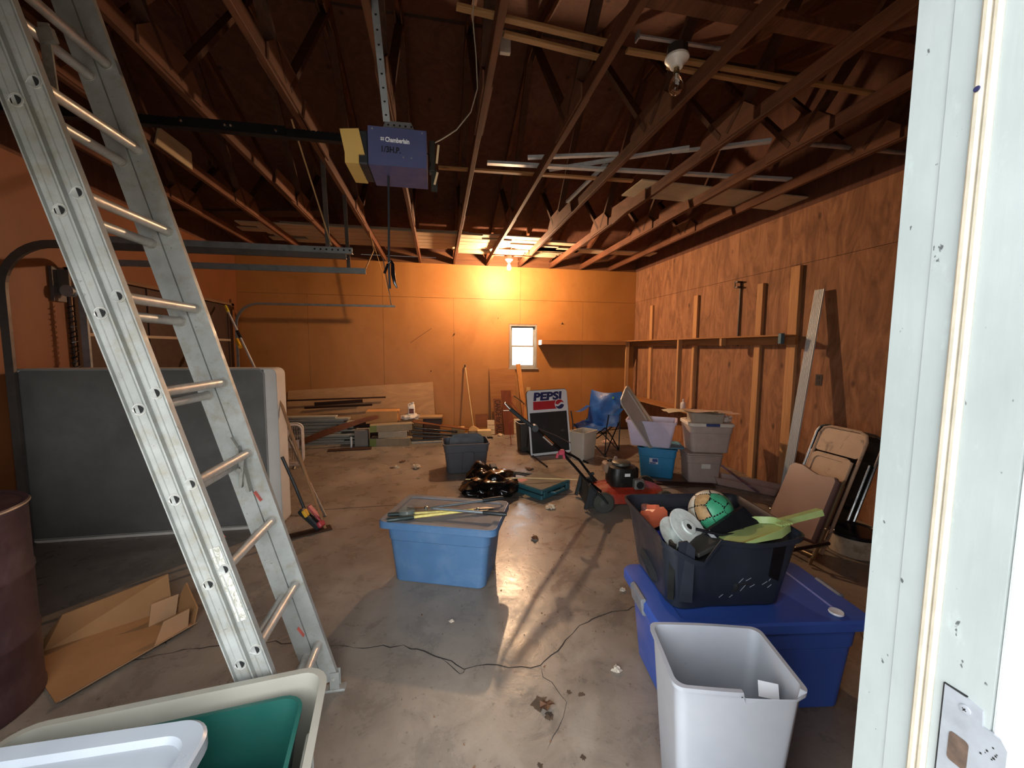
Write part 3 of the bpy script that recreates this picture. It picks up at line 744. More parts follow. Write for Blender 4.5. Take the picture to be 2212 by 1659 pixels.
for x in (-1.165, -.98, -.955, -.76):
    g = G(); g.m = frame_m((x, OY+.120, 2.595), (1, 0, 0), (0, 0, 1), (0, -1, 0)); g.lathe([(.0065, 0), (.0065, .005), (.002, .006)], 6); part('bolt', g, plain('bright_bolt', '#d8dadc', .15, 1), sl)
g = G()
for i in range(110): g.box(-2.9+i*.0225, OY+.145, 2.612, -2.9+i*.0225+.016, OY+.150, 2.622)
part('chain', g, M_blk, t, kind='stuff', ang=0)
# circuit bracket with loose wires at the right end
g = G().box(x1+.012, OY+.03, 2.43, x1+.040, OY+.09, 2.575, .003).box(x1+.02, OY+.04, 2.335, x1+.05, OY+.05, 2.44)
part('terminal_board', g, plain('dark_terminal', '#2f2d28', .5, .4), t)
g = G().beam((x1+.058, OY+.02, 2.55), (x1+.048, OY+.02, 2.462), .004, .01).beam((x1+.052, OY+.02, 2.42), (x1+.036, OY+.02, 2.36), .004, .01)
part('terminal_strip', g, plain('tan_terminal', '#d0b48c', .5), t)
g = G().tube([(x1+.003, OY+.05, 2.52), (x1+.012, OY+.04, 2.50), (x1+.018, OY+.03, 2.46), (x1+.01, OY+.04, 2.43), (x1+.03, OY+.04, 2.42)], .003, 6).tube([(x1+.035, OY+.04, 2.345), (x1+.045, OY+.03, 2.31), (x1+.03, OY+.03, 2.28)], .0012, 5)
part('loose_wire', g, M_blk, t)
# power cord hanging down with its plug tied back
g = G(); pts = [(-.24, OY+.12, 2.424), (-.243, OY+.13, 2.2), (-.246, OY+.13, 2.06), (-.247, OY+.13, 1.95), (-.245, OY+.13, 1.86)]
g.tube(pts, .006, 8); cd = part('power_cord', g, M_navy2, t)
g = G().tube([(-.252, OY+.13, 1.985), (-.262, OY+.12, 1.955), (-.27, OY+.12, 1.935)], .007, 8).tube([(-.25, OY+.13, 1.99), (-.235, OY+.125, 2.0), (-.228, OY+.12, 1.985), (-.226, OY+.12, 1.93), (-.218, OY+.115, 1.885), (-.207, OY+.115, 1.862)], [.006, .007, .009, .011, .008, .004], 8)
part('cord_loop', g, plain('glossy_black', '#0e0e10', .15), cd)

# ================================================================== EXTENSION LADDER
def ladder():
    t = T('extension_ladder', 'dirty aluminium extension ladder leaning up to the left, its foot behind the beige bin', 'ladder', (-.474, 1.6, 0), 0, None, True)
    tm_ = NT('worn_aluminium'); v = tm_.map((1, 1, 1))
    c = tm_.ramp(tm_.noise(v, 7, 7, .62), [(.3, hx('#81827e')), (.7, hx('#9c9d99'))])
    c = tm_.mix(tm_.ramp(tm_.noise(v, 12, 8, .75), [(.50, (0, 0, 0)), (.72, (.75,)*3)]), c, hx('#7a7059'))
    c = tm_.mix(tm_.ramp(tm_.noise(v, 55, 4, .6), [(.66, (0, 0, 0)), (.74, (.6,)*3)]), c, hx('#54503f'))
    tm_.set(col=c, rough=tm_.ramp(tm_.noise(v, 22, 4), [(.3, (.4,)*3), (.7, (.6,)*3)]), metal=.25)
    tm_.bump(tm_.noise(v, 60, 4), .08, .002)
    A = tm_.m; A2 = plain('rung_aluminium', '#b5b1a9', .4, .35, dirt=.4, scale=20, dcol=hx('#6d6450'))
    u = Vector((-.2652, 0, .9642)); n = Vector((.9642, 0, .2652)); O = Vector((-.474, 0, 0)); Y = Vector((0, 1, 0))
    P = lambda s, tt, y: O+u*s+n*tt+Y*y
    L = 3.22
    y0, y1 = 1.425, 1.812
    secs = {'front': (.0, y0, y1, .020, .031), 'back': (-.064, y0+.006, y1-.006, .0, .031)}
    for nm, (tc, ya, yb, s0, hw) in secs.items():
        for y, sg in ((ya, -1), (yb, 1)):
            g = G(); th = .0035; fl = .022 if nm == 'front' else .016
            # web with two shallow ribs, flanges turned outwards
            prof = [(-hw, 0), (-hw, sg*fl), (-hw+.004, sg*fl), (-hw+.004, sg*th), (-hw+.015, sg*th), (-hw+.017, sg*(th+.003)), (-hw+.020, sg*(th+.003)), (-hw+.022, sg*th),
                    (hw-.022, sg*th), (hw-.020, sg*(th+.003)), (hw-.017, sg*(th+.003)), (hw-.015, sg*th), (hw-.004, sg*th), (hw-.004, sg*fl), (hw, sg*fl), (hw, 0)]
            g.loft([[P(s, tc+a, y+b) for a, b in prof] for s in (s0+.03, L)])
            r = part('rail', g, A, t, ang=25)
        k = 0
        s = .240 if nm == 'front' else .205
        while s < L-.05:
            g = G()
            ce = lambda y, q: [P(s, tc, y)+u*math.cos(2*PI*j/14)*q+n*math.sin(2*PI*j/14)*q for j in range(14)]
            g.loft([ce(ya+.2, .0125), ce(ya-.006, .0128), ce(ya-.007, .0185), ce(ya-.0045, .019), ce(ya+.0, .0165), ce(yb, .0165), ce(yb-.004, .021), ce(yb+.007, .021), ce(yb+.008, .012), ce(yb-.03, .011)])
            rg = part('rung', g, A2, t)
            g = G(); c_ = P(s, tc, 0); ey = ya-.0074-(.0012 if nm == 'front' else 0)
            D_ = [c_+n*(.0115*math.cos(R(a_)))+u*(.0125*math.sin(R(a_)))+Y*ey for a_ in range(-90, 91, 18)]
            g.loft([D_, [p_+Y*.001 for p_ in D_]]); part('hollow_end', g, M_black, rg, 'dark hollow rung end', ang=0)
            E_ = lambda k_, yy: [c_+n*(-.004+.021*k_*math.cos(R(a_)))+u*(.0165*k_*math.sin(R(a_))*(1 if math.cos(R(a_)) > 0 else (1-abs(math.cos(R(a_)))**1.6)))+Y*(ey+yy) for a_ in range(0, 360, 15)]
            g = G(); g.loft([E_(1.0, .0012), E_(1.0, .0004), E_(.86, .0003), E_(.80, .0009)]); part('pressed_dimple', g, A, rg)
            s += .3045; k += 1
    # D-shaped swaged pockets on the outside of the near rails
    # feet
    for y, sg in ((y0, -1), (y1, 1)):
        g = G(); a = P(0.0, 0, y)
        g.m = frame_m((a.x, y+sg*.010, .0), (1, 0, 0), (0, 1, 0), (0, 0, 1)); g.box(-.045, -.022, 0, .045, .022, .012, .003)
        g.box(-.02, -.016, .012, .02, -.012, .09).box(-.02, .012, .012, .02, .016, .09)
        ft = part('foot', g, A, t)
        g = G(); g.tube([(a.x-.004, y-sg*.01, .062), (a.x-.004, y+sg*.045, .062)], .007, 8); part('bolt', g, A2, ft)
    # rung locks on the fly section, and a rope pulley at the top
    M_lock = plain('cast_lock', '#8f8d86', .5, .6, dirt=.5, scale=30)
    for y, sg in ((y0+.02, 1), (y1-.02, -1)):
        g = G(); c0 = P(1.12, -.02, y)
        g.beam(P(1.0, -.035, y), P(1.19, -.02, y), .03, .012, up=n).beam(P(1.03, -.05, y+sg*.02), P(1.15, .0, y+sg*.02), .018, .01, up=n).beam(P(1.19, -.02, y), P(1.235, -.03, y), .022, .004, up=n)
        g.tube([P(1.10, -.03, y-.01), P(1.10, -.03, y+.035*sg)], .010, 8)
        part('rung_lock', g, M_lock, t)
    M_red = plain('faded_red_tag', '#b8564a', .6, dirt=.3, scale=40)
    for (s, tt, y) in ((.99, -.01, y1-.012), (.99, .02, y0+.012), (.355, -.035, y1-.012)):
        g = G().beam(P(s-.045, tt, y), P(s+.0, tt-.012, y), .022, .0015, up=n); part('warning_tag', g, M_red, t, 'faded red plastic tag')
    g = G().beam(P(2.62, -.0, 1.55), P(2.42, -.052, 1.56), .028, .006, up=(0, 1, 0)).beam(P(2.60, .0, 1.545), P(2.56, -.0, 1.545), .04, .018, up=(0, 1, 0)); part('pulley_hanger', g, M_lock, t)
    # torn sticker on the near rail
    tn = NT('torn_sticker'); f = tn.noise(tn.map((1, 1, .6)), 60, 6, .75, 1.5)
    tn.set(col=tn.ramp(f, [(.42, hx('#807c70')), (.5, hx('#a3a198')), (.6, hx('#b5b3ab'))]), rough=.8)
    g = G().beam(P(.66, -.006, y0-.0052), P(.93, -.006, y0-.0052), .030, .0006, up=(0, 1, 0)) ; part('torn_label', g, tn.m, t, ang=0)
    return t
ladder()

# ================================================================== PLASTIC BINS
def tote(root, g_top, H, m, taper=.82, r=.05, th=.004, rim=.016, step=True, nm='body', rimh=.02, floor_z=.006, kk=5):
    Wd, Dp = g_top
    f = lambda z: taper+(1-taper)*z/H
    def L(z, e=0, rr_=r): return rr(Wd*f(z)+2*e, Dp*f(z)+2*e, rr_+e, z, kk)
    lp = [L(0, -.008), L(.008)]
    if step: lp += [L(H*.70), L(H*.715, .006), L(H-rimh-.004, .006)]
    else: lp += [L(H-rimh-.004)]
    e0 = .006 if step else 0
    lp += [L(H-rimh, e0+rim), L(H, e0+rim), L(H, e0-th), L(H-rimh, e0-th)]
    if step: lp += [L(H*.72, .006-th), L(H*.70, -th)]
    lp += [L(floor_z+.01, -th), L(floor_z, -th-.008)]
    return part(nm, G().loft(lp), m, root)
def lid(root, wd, dp, z, m, r=.05, h=.028, inset=.05, nm='lid', raise_=.0, parent=None, label=None, kk=5):
    lp = [rr(wd-.02, dp-.02, r, z-h*.9, kk), rr(wd, dp, r, z-h, kk), rr(wd, dp, r, z-.004, kk), rr(wd-.008, dp-.008, r, z, kk), rr(wd-2*inset, dp-2*inset, max(.01, r-.015), z, kk),
          rr(wd-2*inset-.016, dp-2*inset-.016, max(.008, r-.02), z-.008+raise_, kk)]
    return part(nm, G().loft(lp), m, root, label)
# --- beige tote with a green tote nested inside, at the near left
t = T('beige_tote', 'large beige tote in the near left corner with a green tote nested inside it', 'storage tote', (-.775, 1.12, 0), 6.5)
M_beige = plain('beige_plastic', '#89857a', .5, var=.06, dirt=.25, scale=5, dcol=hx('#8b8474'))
tote(t, (.80, .44), .45, M_beige, .84, .06, rim=.018)
g = G().at((.385, 0, .37), (0, R(6), 0)); g.box(-.006, -.06, -.012, .004, .06, .012, .005); part('handle', g, M_beige, t)
t = T('green_tote', 'green tote nested inside the beige tote', 'storage tote', (-.775, 1.115, .02), 6.5)
M_green = plain('teal_green_plastic', '#1a4b43', .38, var=.1)
tote(t, (.70, .36), .395, M_green, .84, .06, rim=.008, rimh=.012, step=False)
M_bag = plain('black_film', '#1a1b22', .22, var=.3, spec=.7)
def blob(seed, rx, ry, rz, amp, freq, n=36, flat=True, ridge=0.0):
    g = G(); off = Vector((seed*3.1, seed*1.7, seed*.9))
    def fn(u, v):
        a, b = 2*PI*u, PI*v
        d = Vector((math.cos(a)*math.sin(b), math.sin(a)*math.sin(b), math.cos(b)))
        k = 1+amp*noise.noise(d*freq+off)+amp*.5*noise.noise(d*freq*2.3+off)
        if ridge: k += ridge*(abs(noise.noise(d*freq*1.8+off*2))-.25)
        p = Vector((d.x*rx*k, d.y*ry*k, d.z*rz*k))
        if flat: p.z = max(p.z, -rz*.5)
        return p
    return g.grid(fn, n, n//2)
g = blob(3, .15, .13, .10, .5, 2.4, 30, True, .3); g.v = [v+Vector((-.62, 1.07, .22)) for v in g.v]
single('dark_bag', 'crumpled dark plastic bag inside the green tote', 'bag', g, M_bag)
g = G().at((-.66, 1.19, .19), (R(25), R(8), R(8))); g.box(-.12, -.02, 0, .12, .02, .16, .008); single('metal_case', 'dull metal case standing in the green tote', 'case', g, plain('dull_metal', '#6e675e', .35, .7))
# --- frosted lid lying on top at the left
t = T('loose_lid', 'frosted white tote lid lying on the near left bins', 'tote lid', (-1.0, .965, .455), .5)
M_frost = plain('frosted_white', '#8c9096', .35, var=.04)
g = G(); kk = 7
g.loft([rr(.74, .46, .085, 0, kk), rr(.75, .47, .085, .006, kk), rr(.75, .47, .085, .040, kk), rr(.735, .455, .08, .046, kk), rr(.66, .38, .065, .040, kk), rr(.645, .365, .06, .022, kk), rr(.63, .35, .06, .020, kk)])
part('rim', g, M_frost, t)
g = G(); g.loft([rr(.34, .14, .05, .0205, kk, -.05, -.10), rr(.33, .13, .05, .034, kk, -.05, -.10), rr(.31, .11, .045, .037, kk, -.05, -.10)]); part('raised_panel', g, plain('frosted_grey', '#a9adb4', .3), t)
# a clear tub below the lid carries its left end
t = T('clear_tub', 'clear tub under the frosted lid at the left edge, tinted by painted skylight', 'storage tote', (-1.32, 1.02, 0), 0)
M_skytint = clear_plastic('skylight_tint_clear', '#c9c6d8', .75)  # lavender tint paints the blue skylight on the beige rim here
tote(t, (.30, .36), .458, M_skytint, .9, .05, rim=.01, step=False)

# --- blue tote in the middle of the floor
t = T('blue_tote', 'blue tote with dusty closed lid and loppers on it, mid floor', 'storage tote', (.055, 2.745, 0), -20)
M_blue = plain('denim_blue_plastic', '#47688c', .42, var=.06, dirt=.15, scale=9, dcol=hx('#8799ad'))
M_bluedust = plain('dusty_blue_lid', '#7d7a7c', .75, var=.12, dirt=.55, scale=5, dcol=hx('#6c5d4e'))
b = tote(t, (.70, .445), .415, M_blue, .88, .05, rim=.006)
g = G().loft([rr(.78, .50, .05, .385, 5), rr(.79, .51, .05, .383, 5), rr(.79, .51, .05, .420, 5), rr(.78, .50, .05, .426, 5), rr(.70, .42, .04, .426, 5), rr(.69, .41, .035, .416, 5)])
l_ = part('lid', g, M_blue, t)
g = G().loft([rr(.775, .495, .05, .4255, 5), rr(.775, .495, .05, .4268, 5), rr(.70, .42, .04, .4268, 5), rr(.69, .41, .035, .4168, 5)], False, True); part('dust_layer', g, M_bluedust, l_)
def lopper(name, label, cat, loc, rz, spread, hl, m_h, m_g, gl, bl=.12, r=.0095, flip=1):
    t = T(name, label, cat, loc, rz)
    for s in (-1, 1):
        a = s*spread
        d = Vector((-math.cos(a), -math.sin(a), 0)); p0 = Vector((0, s*.006, .014)); p1 = p0+d*hl
        h = part('handle', G().tube([p0+d*.03, p0+d*(hl-gl)], r, 10), m_h, t)
        part('grip', G().tube([p0+d*(hl-gl-.01), p0+d*(hl-gl), p0+d*(hl-.02), p0+d*hl], [r*1.2, r*1.5, r*1.55, r*1.15], 10), m_g, h)
        g = G(); g.m = Matrix.Rotation(s*-.12, 4, 'Z'); g.prism([(-.05, s*.012), (0, s*.022), (bl*.5, s*.030), (bl, s*.006), (bl*.5, s*.002), (-.05, -s*.006)], .008+.006*(s > 0), .013+.006*(s > 0))
        part('blade', g, plain('tool_steel', '#5c5a55', .35, .85, dirt=.3, scale=50), t)
    g = G().lathe([(.013, .003), (.013, .024), (.006, .027)], 12); part('pivot_bolt', g, plain('bolt_steel', '#8d9088', .35, .8), t)
    return t
M_yh = plain('yellow_handle', '#dccb72', .45, var=.1, dirt=.35, scale=40, dcol=hx('#6a5f34'))
M_grip = plain('black_grip', '#1b1f20', .55)
M_ggrip = plain('dark_green_grip', '#1e2b28', .55)
M_gh = plain('grey_handle', '#70787c', .4, .5)
lopper('lopper', 'yellow-handled lopper with dark grips on the blue tote lid', 'lopper', (.26, 2.69, .4275), 3, .085, .60, M_yh, M_ggrip, .16)
lopper('lopper', 'grey-handled lopper with black grips crossing the yellow one on the blue tote lid', 'lopper', (-.09, 2.72, .450), 180-5, .28, .56, M_gh, M_grip, .15, .13)
g = G().at((-.215, 2.70, .4175), (0, 0, 0)); g.lathe([(.045, 0), (.055, .006), (.055, .05), (.05, .06), (.04, .062)], 20); single('clear_jar', 'low clear container beside the lopper grips on the blue tote', 'jar', g, clear_plastic('clear_glassy', '#a9b6b0', .3, .1))

# ================================================================== DRUM, CARDBOARD BOX, MATTRESS
t = T('steel_drum', 'maroon steel drum at the left edge, scuffed', 'drum', (-2.03, 1.93, 0))
M_mar = plain('maroon_paint', '#331e21', .5, var=.12, dirt=.2, scale=7, dcol=hx('#6a5655'))
Rr = .285
g = G().lathe([(Rr-.006, 0), (Rr+.004, .004), (Rr+.004, .02), (Rr, .026), (Rr, .28), (Rr+.005, .292), (Rr+.005, .302), (Rr, .314), (Rr, .56), (Rr+.005, .572), (Rr+.005, .582), (Rr, .594), (Rr, .855), (Rr+.004, .862), (Rr+.006, .875), (Rr+.002, .882), (Rr-.008, .878), (Rr-.012, .874)], 48)
part('shell', g, M_mar, t)
g = G().lathe([(Rr-.014, .8735), (Rr-.014, .874), (.02, .876)], 40); part('top', g, M_mar, t)
g = G().lathe([(Rr+.0065, .868), (Rr+.009, .872), (Rr+.0065, .876)], 48, cap0=False, cap1=False); part('chime_wear', g, plain('bare_chime', '#8b7d6e', .5, .5), t)

M_card = plain('cardboard', '#946a42', .85, var=.1, scale=4, dirt=.2, dcol=hx('#7a5433'))
M_card2 = plain('cardboard_light', '#a07a58', .85, var=.08, scale=4)
t = T('cardboard_box', 'long open cardboard box with raised flaps lying on the floor in front of the mattress', 'box', (-1.60, 2.33, 0), 0, None, True)
A, B, C, D = Vector((-1.651, 1.952, 0)), Vector((-1.36, 2.41, 0)), Vector((-1.56, 2.58, 0)), Vector((-1.985, 2.31, 0))
th = .005
def slab(g, pts, n, th=.006):
    pts = [Vector(p) for p in pts]; n = Vector(n).normalized()*th
    g.loft([[p for p in pts], [p+n for p in pts]])
    return g
part('bottom', slab(G(), [A, B, C, D, (-1.915, 2.18, 0)], (0, 0, 1)), M_card, t, ang=0)
part('side_panel', slab(G(), [D, C, (-1.63, 2.68, .17), (-1.915, 2.345, .17), (-2.0, 2.34, .05)], (-1, 1, 0)), M_card, t, ang=0)
part('side_panel', slab(G(), [A, B, B+Vector((.03, -.02, .022)), A+Vector((.035, -.02, .022))], (0, 0, 1)), M_card2, t, ang=0)
part('end_panel', slab(G(), [B, C, (-1.51, 2.63, .13), (-1.37, 2.47, .06)], (1, 1, 0)), M_card, t, ang=0)
part('flap', slab(G(), [(-1.585, 2.422, .007), (-1.505, 2.515, .007), (-1.525, 2.585, .09), (-1.615, 2.50, .09)], (-1, 1, 0)), M_card2, t, ang=0)
part('flap', slab(G(), [(-1.455, 2.25, .007), (-1.375, 2.39, .007), (-1.385, 2.43, .085), (-1.455, 2.33, .085)], (-1, 1, 0)), M_card2, t, ang=0)

t = T('box_spring', 'box spring standing on edge with its grey underside to the room', 'mattress', (-2.24, 3.78, 0), 0, None, True)
M_gcloth = plain('grey_dust_cover', '#625f5b', .9, var=.16, scale=3, dirt=.3, dcol=hx('#807f7b'), bump=.15, bscale=25)
M_wcloth = plain('quilted_white_side', '#c6bfb6', .9, var=.05, scale=5, dirt=.25, dcol=hx('#9a8f83'), bump=.2, bscale=30)
bx0, bx1, by0, by1, bh = -3.155, -1.33, 3.66, 3.87, 1.375
g = G()
def lo(y, e): return [(x, y, z) for x, z, _ in [(p[0]+(bx0+bx1)/2, p[1]+bh/2, 0) for p in rr(bx1-bx0+2*e, bh+2*e, .055, 0, 6)]]
g.loft([lo(by0+.012, -.012), lo(by0+.004, -.002), lo(by0+.02, 0), lo(by1-.02, 0), lo(by1, -.02)]); part('side_border', g, M_wcloth, t)
g = G()
xa, xb, za, zb = bx0+.012, bx1-.10, .035, bh-.012
def face(u, v):
    x = xa+(xb-xa)*u; z = za+(zb-za)*v; e = min(1, min(u, v, 1-u, 1-v)*14)
    s = .026+.014*noise.noise(Vector((x*1.3, z*1.3, 2)))+.006*noise.noise(Vector((x*6, z*3, 5)))
    s += .012*max(0, (u-.86)/.14)*noise.noise(Vector((x*9, z*7, 8)))
    return (x, by0+.010-e*s, z)
g.grid(face, 60, 40)
dc = part('dust_cover', g, M_gcloth, t, 'charcoal grey cloth underside')
g = G(); g.tube([(xa-.004, by0+.004, zb+.004), (xb-.03, by0+.002, zb+.004), (xb, by0+.002, zb-.03), (xb, by0+.002, za), (xa, by0+.004, za-.004)], .008, 6); part('edge_piping', g, plain('grey_piping', '#8a8680', .8), dc)

# ---- standing by the mattress end
t = T('box_fan', 'white box fan with wire grille standing on the floor behind the mattress end', 'fan', (-2.0, 5.52, 0), 10)
M_fan = plain('fan_white', '#d6cbc2', .5, dirt=.25, scale=12, dcol=hx('#8f7f72'))
g = G(); fr = [(p[0], p[1]+.30) for p in [(q[0], q[1]) for q in rr(.52, .52, .07, 0, 5)]]
g.tube([(x, -.06, z) for x, z in fr], .012, 8, True).tube([(x, .06, z) for x, z in fr], .012, 8, True); part('frame', g, M_fan, t)
g = G()
for i in range(-9, 10):
    x = i*.026; hh = .245 if abs(x) < .19 else .245-(abs(x)-.19)*.9
    g.tube([(x, -.062, .30-hh), (x, -.062, .30+hh)], .0022, 5)
part('grille', g, M_fan, t, kind='stuff')
g = G(); g.m = frame_m((0, -.066, .30), (1, 0, 0), (0, 0, 1), (0, -1, 0)); g.lathe([(.030, 0), (.075, 0), (.075, .008), (.030, .008)], 24, cap0=False, cap1=False); g.lathe([(.028, .002), (.028, .010), (.01, .013)], 16); part('hub', g, M_fan, t)
for q in range(5):
    g = G(); g.m = frame_m((0, 0, .30), (1, 0, 0), (0, 0, 1), (0, -1, 0)) @ Matrix.Rotation(2*PI*q/5, 4, 'Z'); g.add([(.03, -.03, -.02), (.21, -.08, -.03), (.22, .06, .02), (.03, .04, .01)], [(0, 1, 2, 3)]); part('blade', g, M_fan, t, ang=0)
for s in (-.17, .17): part('foot', G().tube([(s, -.13, .008), (s, -.06, .03), (s, .06, .03), (s, .13, .008)], .008, 6), M_fan, t)
M_stick = wood('worn_stick', '#a87a52', '#7c5736', 'Z', 1, .7, False)
g = G().tube([(-.962, 3.555, .006), (-1.20, 3.66, .70), (-1.316, 3.712, 1.05), (-1.384, 3.72, 1.176)], [.011, .012, .012, .011], 10); single('wooden_pole', 'worn wooden pole leaning on the end of the mattress', 'pole', g, M_stick)
t = T('snow_brush', 'black snow brush with yellow and red bits leaning against the mattress end', 'snow brush', (-1.08, 3.62, 0), 0, None, True)
part('shaft', G().tube([(-1.12, 3.60, .12), (-1.22, 3.64, .38), (-1.315, 3.66, .62)], .013, 10), M_grip, t)
g = G().beam((-1.16, 3.57, .18), (-1.00, 3.54, .02), .06, .05, b=.01); part('head', g, M_grip, t)
g = G().beam((-1.125, 3.545, .185), (-1.095, 3.54, .13), .05, .03, b=.006); part('clamp', g, plain('safety_yellow', '#e2a92e', .45), t)
g = G().beam((-1.10, 3.60, .20), (-.99, 3.57, .07), .05, .016, b=.006).beam((-1.01, 3.55, .075), (-.985, 3.54, .03), .07, .05, b=.01); part('scraper', g, plain('dull_red', '#a03038', .45), t)
g = G().at((-1.03, 3.53, 0), (0, 0, R(25))); g.box(-.22, -.05, 0, .12, .05, .012, .002); single('floor_board', 'small brown board lying under the snow brush', 'board', g, M_dkwood)
t = T('extension_pole', 'very long white pole with yellow tip leaning behind the mattress on the far door', 'pole', (-1.03, 3.83, 0), 0, None, True)
a, b = Vector((-1.03, 3.83, 0)), Vector((-3.085, 6.70, 2.15))
part('lower_section', G().tube([a, a.lerp(b, .45)], .011, 10), plain('spotted_silver', '#8f8c88', .4, .6, dirt=.7, scale=22, dcol=hx('#c9c4ba')), t)
part('shaft', G().tube([a.lerp(b, .45), a.lerp(b, .96)], .014, 10), plain('pole_white', '#cfd0d2', .35), t)
part('tip', G().tube([a.lerp(b, .955), b], .021, 10), plain('tip_yellow', '#d8c23a', .5), t)
part('grip', G().tube([a.lerp(b, .735)+Vector((-.03, -.03, -.03)), a.lerp(b, .78)+Vector((-.03, -.03, -.03))], .026, 10), plain('safety_yellow', '#e2a92e', .45), t)
part('collar', G().tube([a.lerp(b, .775), a.lerp(b, .82)], .021, 10), M_grip, t)
# ================================================================== BACK LEFT: LUMBER AND BOXES
M_sid = wood('weathered_siding', '#c4c1b5', '#8d8b82', 'X', 1, .75, False, .4)
M_brn = wood('brown_trim_board', '#8a5432', '#5e361f', 'X', 1, .65)
M_dkb = wood('dark_old_board', '#4f3426', '#33211a', 'X', 1, .8)
rnd = random.Random(21)
g = G(); n = Vector((0, -1, .3)); slab(g, [(-2.5, 7.22, .30), (-.06, 7.20, .325), (-.095, 7.352, .945), (-2.5, 7.355, .815)], (0, -1, 0), .012)
M_plyp = plywood('pale_plywood', '#b98f66', '#94704c', False, .7, .2)
single('plywood_sheet', 'pale plywood sheet leaning on the back wall behind the siding pile', 'plywood', g, M_plyp, ang=0)
# support planks below the sheet
k = 0
rowsd = [(7.18, .0), (7.02, .0), (6.86, .0)]
layers = ['bottom', 'second', 'third', 'fourth', 'fifth', 'sixth', 'seventh', 'eighth', 'ninth', 'tenth', 'eleventh', 'twelfth', 'thirteenth', 'fourteenth', 'fifteenth', 'top']
z = 0.0
for i in range(16):
    th = rnd.choice((.022, .026, .030, .034)); th = .030 if i in (3, 7) else th
    a = -2.46+rnd.uniform(-.06, .06); b = (-1.34, -1.28, -1.5, -1.22, -1.42, -1.25, -1.55, -1.30, -1.45, -1.36, -1.6, -1.42, -1.28, -1.5, -1.42, -1.62)[i]
    yc = 6.86+rnd.uniform(-.03, .03); g = G().at(((a+b)/2, yc, z), (0, 0, rnd.uniform(-.012, .012))); L = (b-a)/2
    g.box(-L, -.085, 0, L, .085, th-.005, .002)
    single('siding_board', 'grey siding board, %s in the tall pile by the back wall' % (layers[i]+' from the floor' if i < 15 else 'the topmost'), 'board', g, M_sid, 'grey siding boards piled by the back wall')
    z += th
for i in range(9):
    a, b = -2.5, (-.9, -.5, -.75, -.4, -.6, -.8, -.45, -.7, -.5)[i]
    g = G().at(((a+b)/2, 7.10, i*.032), (0, 0, 0)); L = (b-a)/2; g.box(-L, -.09, 0, L, .12, .030, .003)
    single('plank', 'brown plank under the leaning plywood sheet, %s of nine' % layers[i].replace('bottom', 'lowest'), 'board', g, M_dkb, 'planks under the plywood sheet')
for i, (a, b, z0, z1, y) in enumerate(((-2.48, -.90, .665, .695, 7.22), (-2.05, -1.28, .60, .64, 7.20), (-2.2, -1.12, .545, .575, 7.17))):
    g = G().beam((a, y, z0), (b, y+.01, z1), .02, (.022, .06, .035)[i], up=(0, -.3, 1), b=.002)
    single('thin_board', ['long thin dark lath across the leaning plywood sheet', 'broken brown board on the plywood sheet, upper one', 'broken brown board on the plywood sheet, lower one'][i], 'board', g, M_dkb)
g = G(); pts = [(-2.14, 6.55, .04, .09), (-1.75, 6.52, .20, .10), (-1.45, 6.53, .30, .09), (-1.15, 6.58, .385, .07), (-.95, 6.62, .42, .05)]
g.loft([[(x, y-.012, z-h/2+.03), (x, y+.012, z-h/2+.03), (x, y+.012, z+h/2+.03), (x, y-.012, z+h/2+.03)] for x, y, z, h in pts]); single('curved_board', 'reddish brown bowed board leaning across the siding pile', 'board', g, wood('reddish_board', '#9a5a34', '#6b3a20', 'X', .8, .6))
M_fbox = plain('faded_carton', '#8f8069', .85, var=.12, scale=8, dirt=.3, dcol=hx('#5b4c3b'))
M_fbox2 = plain('pale_carton', '#a79a86', .85, var=.1, scale=8, dirt=.3, dcol=hx('#6d5f4d'))
M_lblg = plain('green_label', '#6f7a3c', .7)
def carton(label, loc, rot, L, W, H, m, grn=True, name='long_carton'):
    t = T(name, label, 'box', loc, rot)
    b = part('carton_body', G().box(-L/2, -W/2, 0, L/2, W/2, H, .004), m, t)
    if grn: part('end_band', G().box(-L/2-.001, -W/2-.0015, .004, -L/2+.10, W/2+.001, H-.004), M_lblg, t, 'green printed end band')
    part('flap', G().at((L/2, 0, H), (0, R(20), 0)).box(0, -W/2+.01, -.004, .03, W/2-.01, 0), m, t, ang=0)
    return t
carton('long dusty flooring carton with green end, bottom of the stack of three', (-.755, 6.60, 0), -3, .62, .20, .125, M_fbox)
carton('pale speckled carton, middle of the stack of three', (-.72, 6.61, .127), 0, .44, .17, .105, M_fbox2, False)
carton('long flooring carton with green end lying askew, topmost of the stack of three', (-.75, 6.60, .234), 9, .64, .18, .11, M_fbox)
t = carton('tan cardboard box glowing in the bulb light behind the carton stack', (-.92, 6.93, .315), 1, .50, .26, .20, plain('tan_carton', '#b98550', .8), False, 'cardboard_box')
single('floor_tile_stack', 'grey block standing left of the carton stack', 'block', G().box(-1.30, 6.55, 0, -1.10, 6.75, .26, .004), plain('grey_block', '#7d766e', .85))
single('white_tube', 'short white tube standing before the siding pile', 'tube', G().cyl((-1.34, 6.50, 0), (-1.34, 6.50, .17), .016, None, 10), M_white)
g = G().at((-1.32, 6.36, 0), (0, 0, R(4))); g.box(-.32, -.06, 0, .30, .06, .018, .004); single('floor_plank', 'short dark plank flat on the floor before the carton stack', 'board', g, M_dkb)
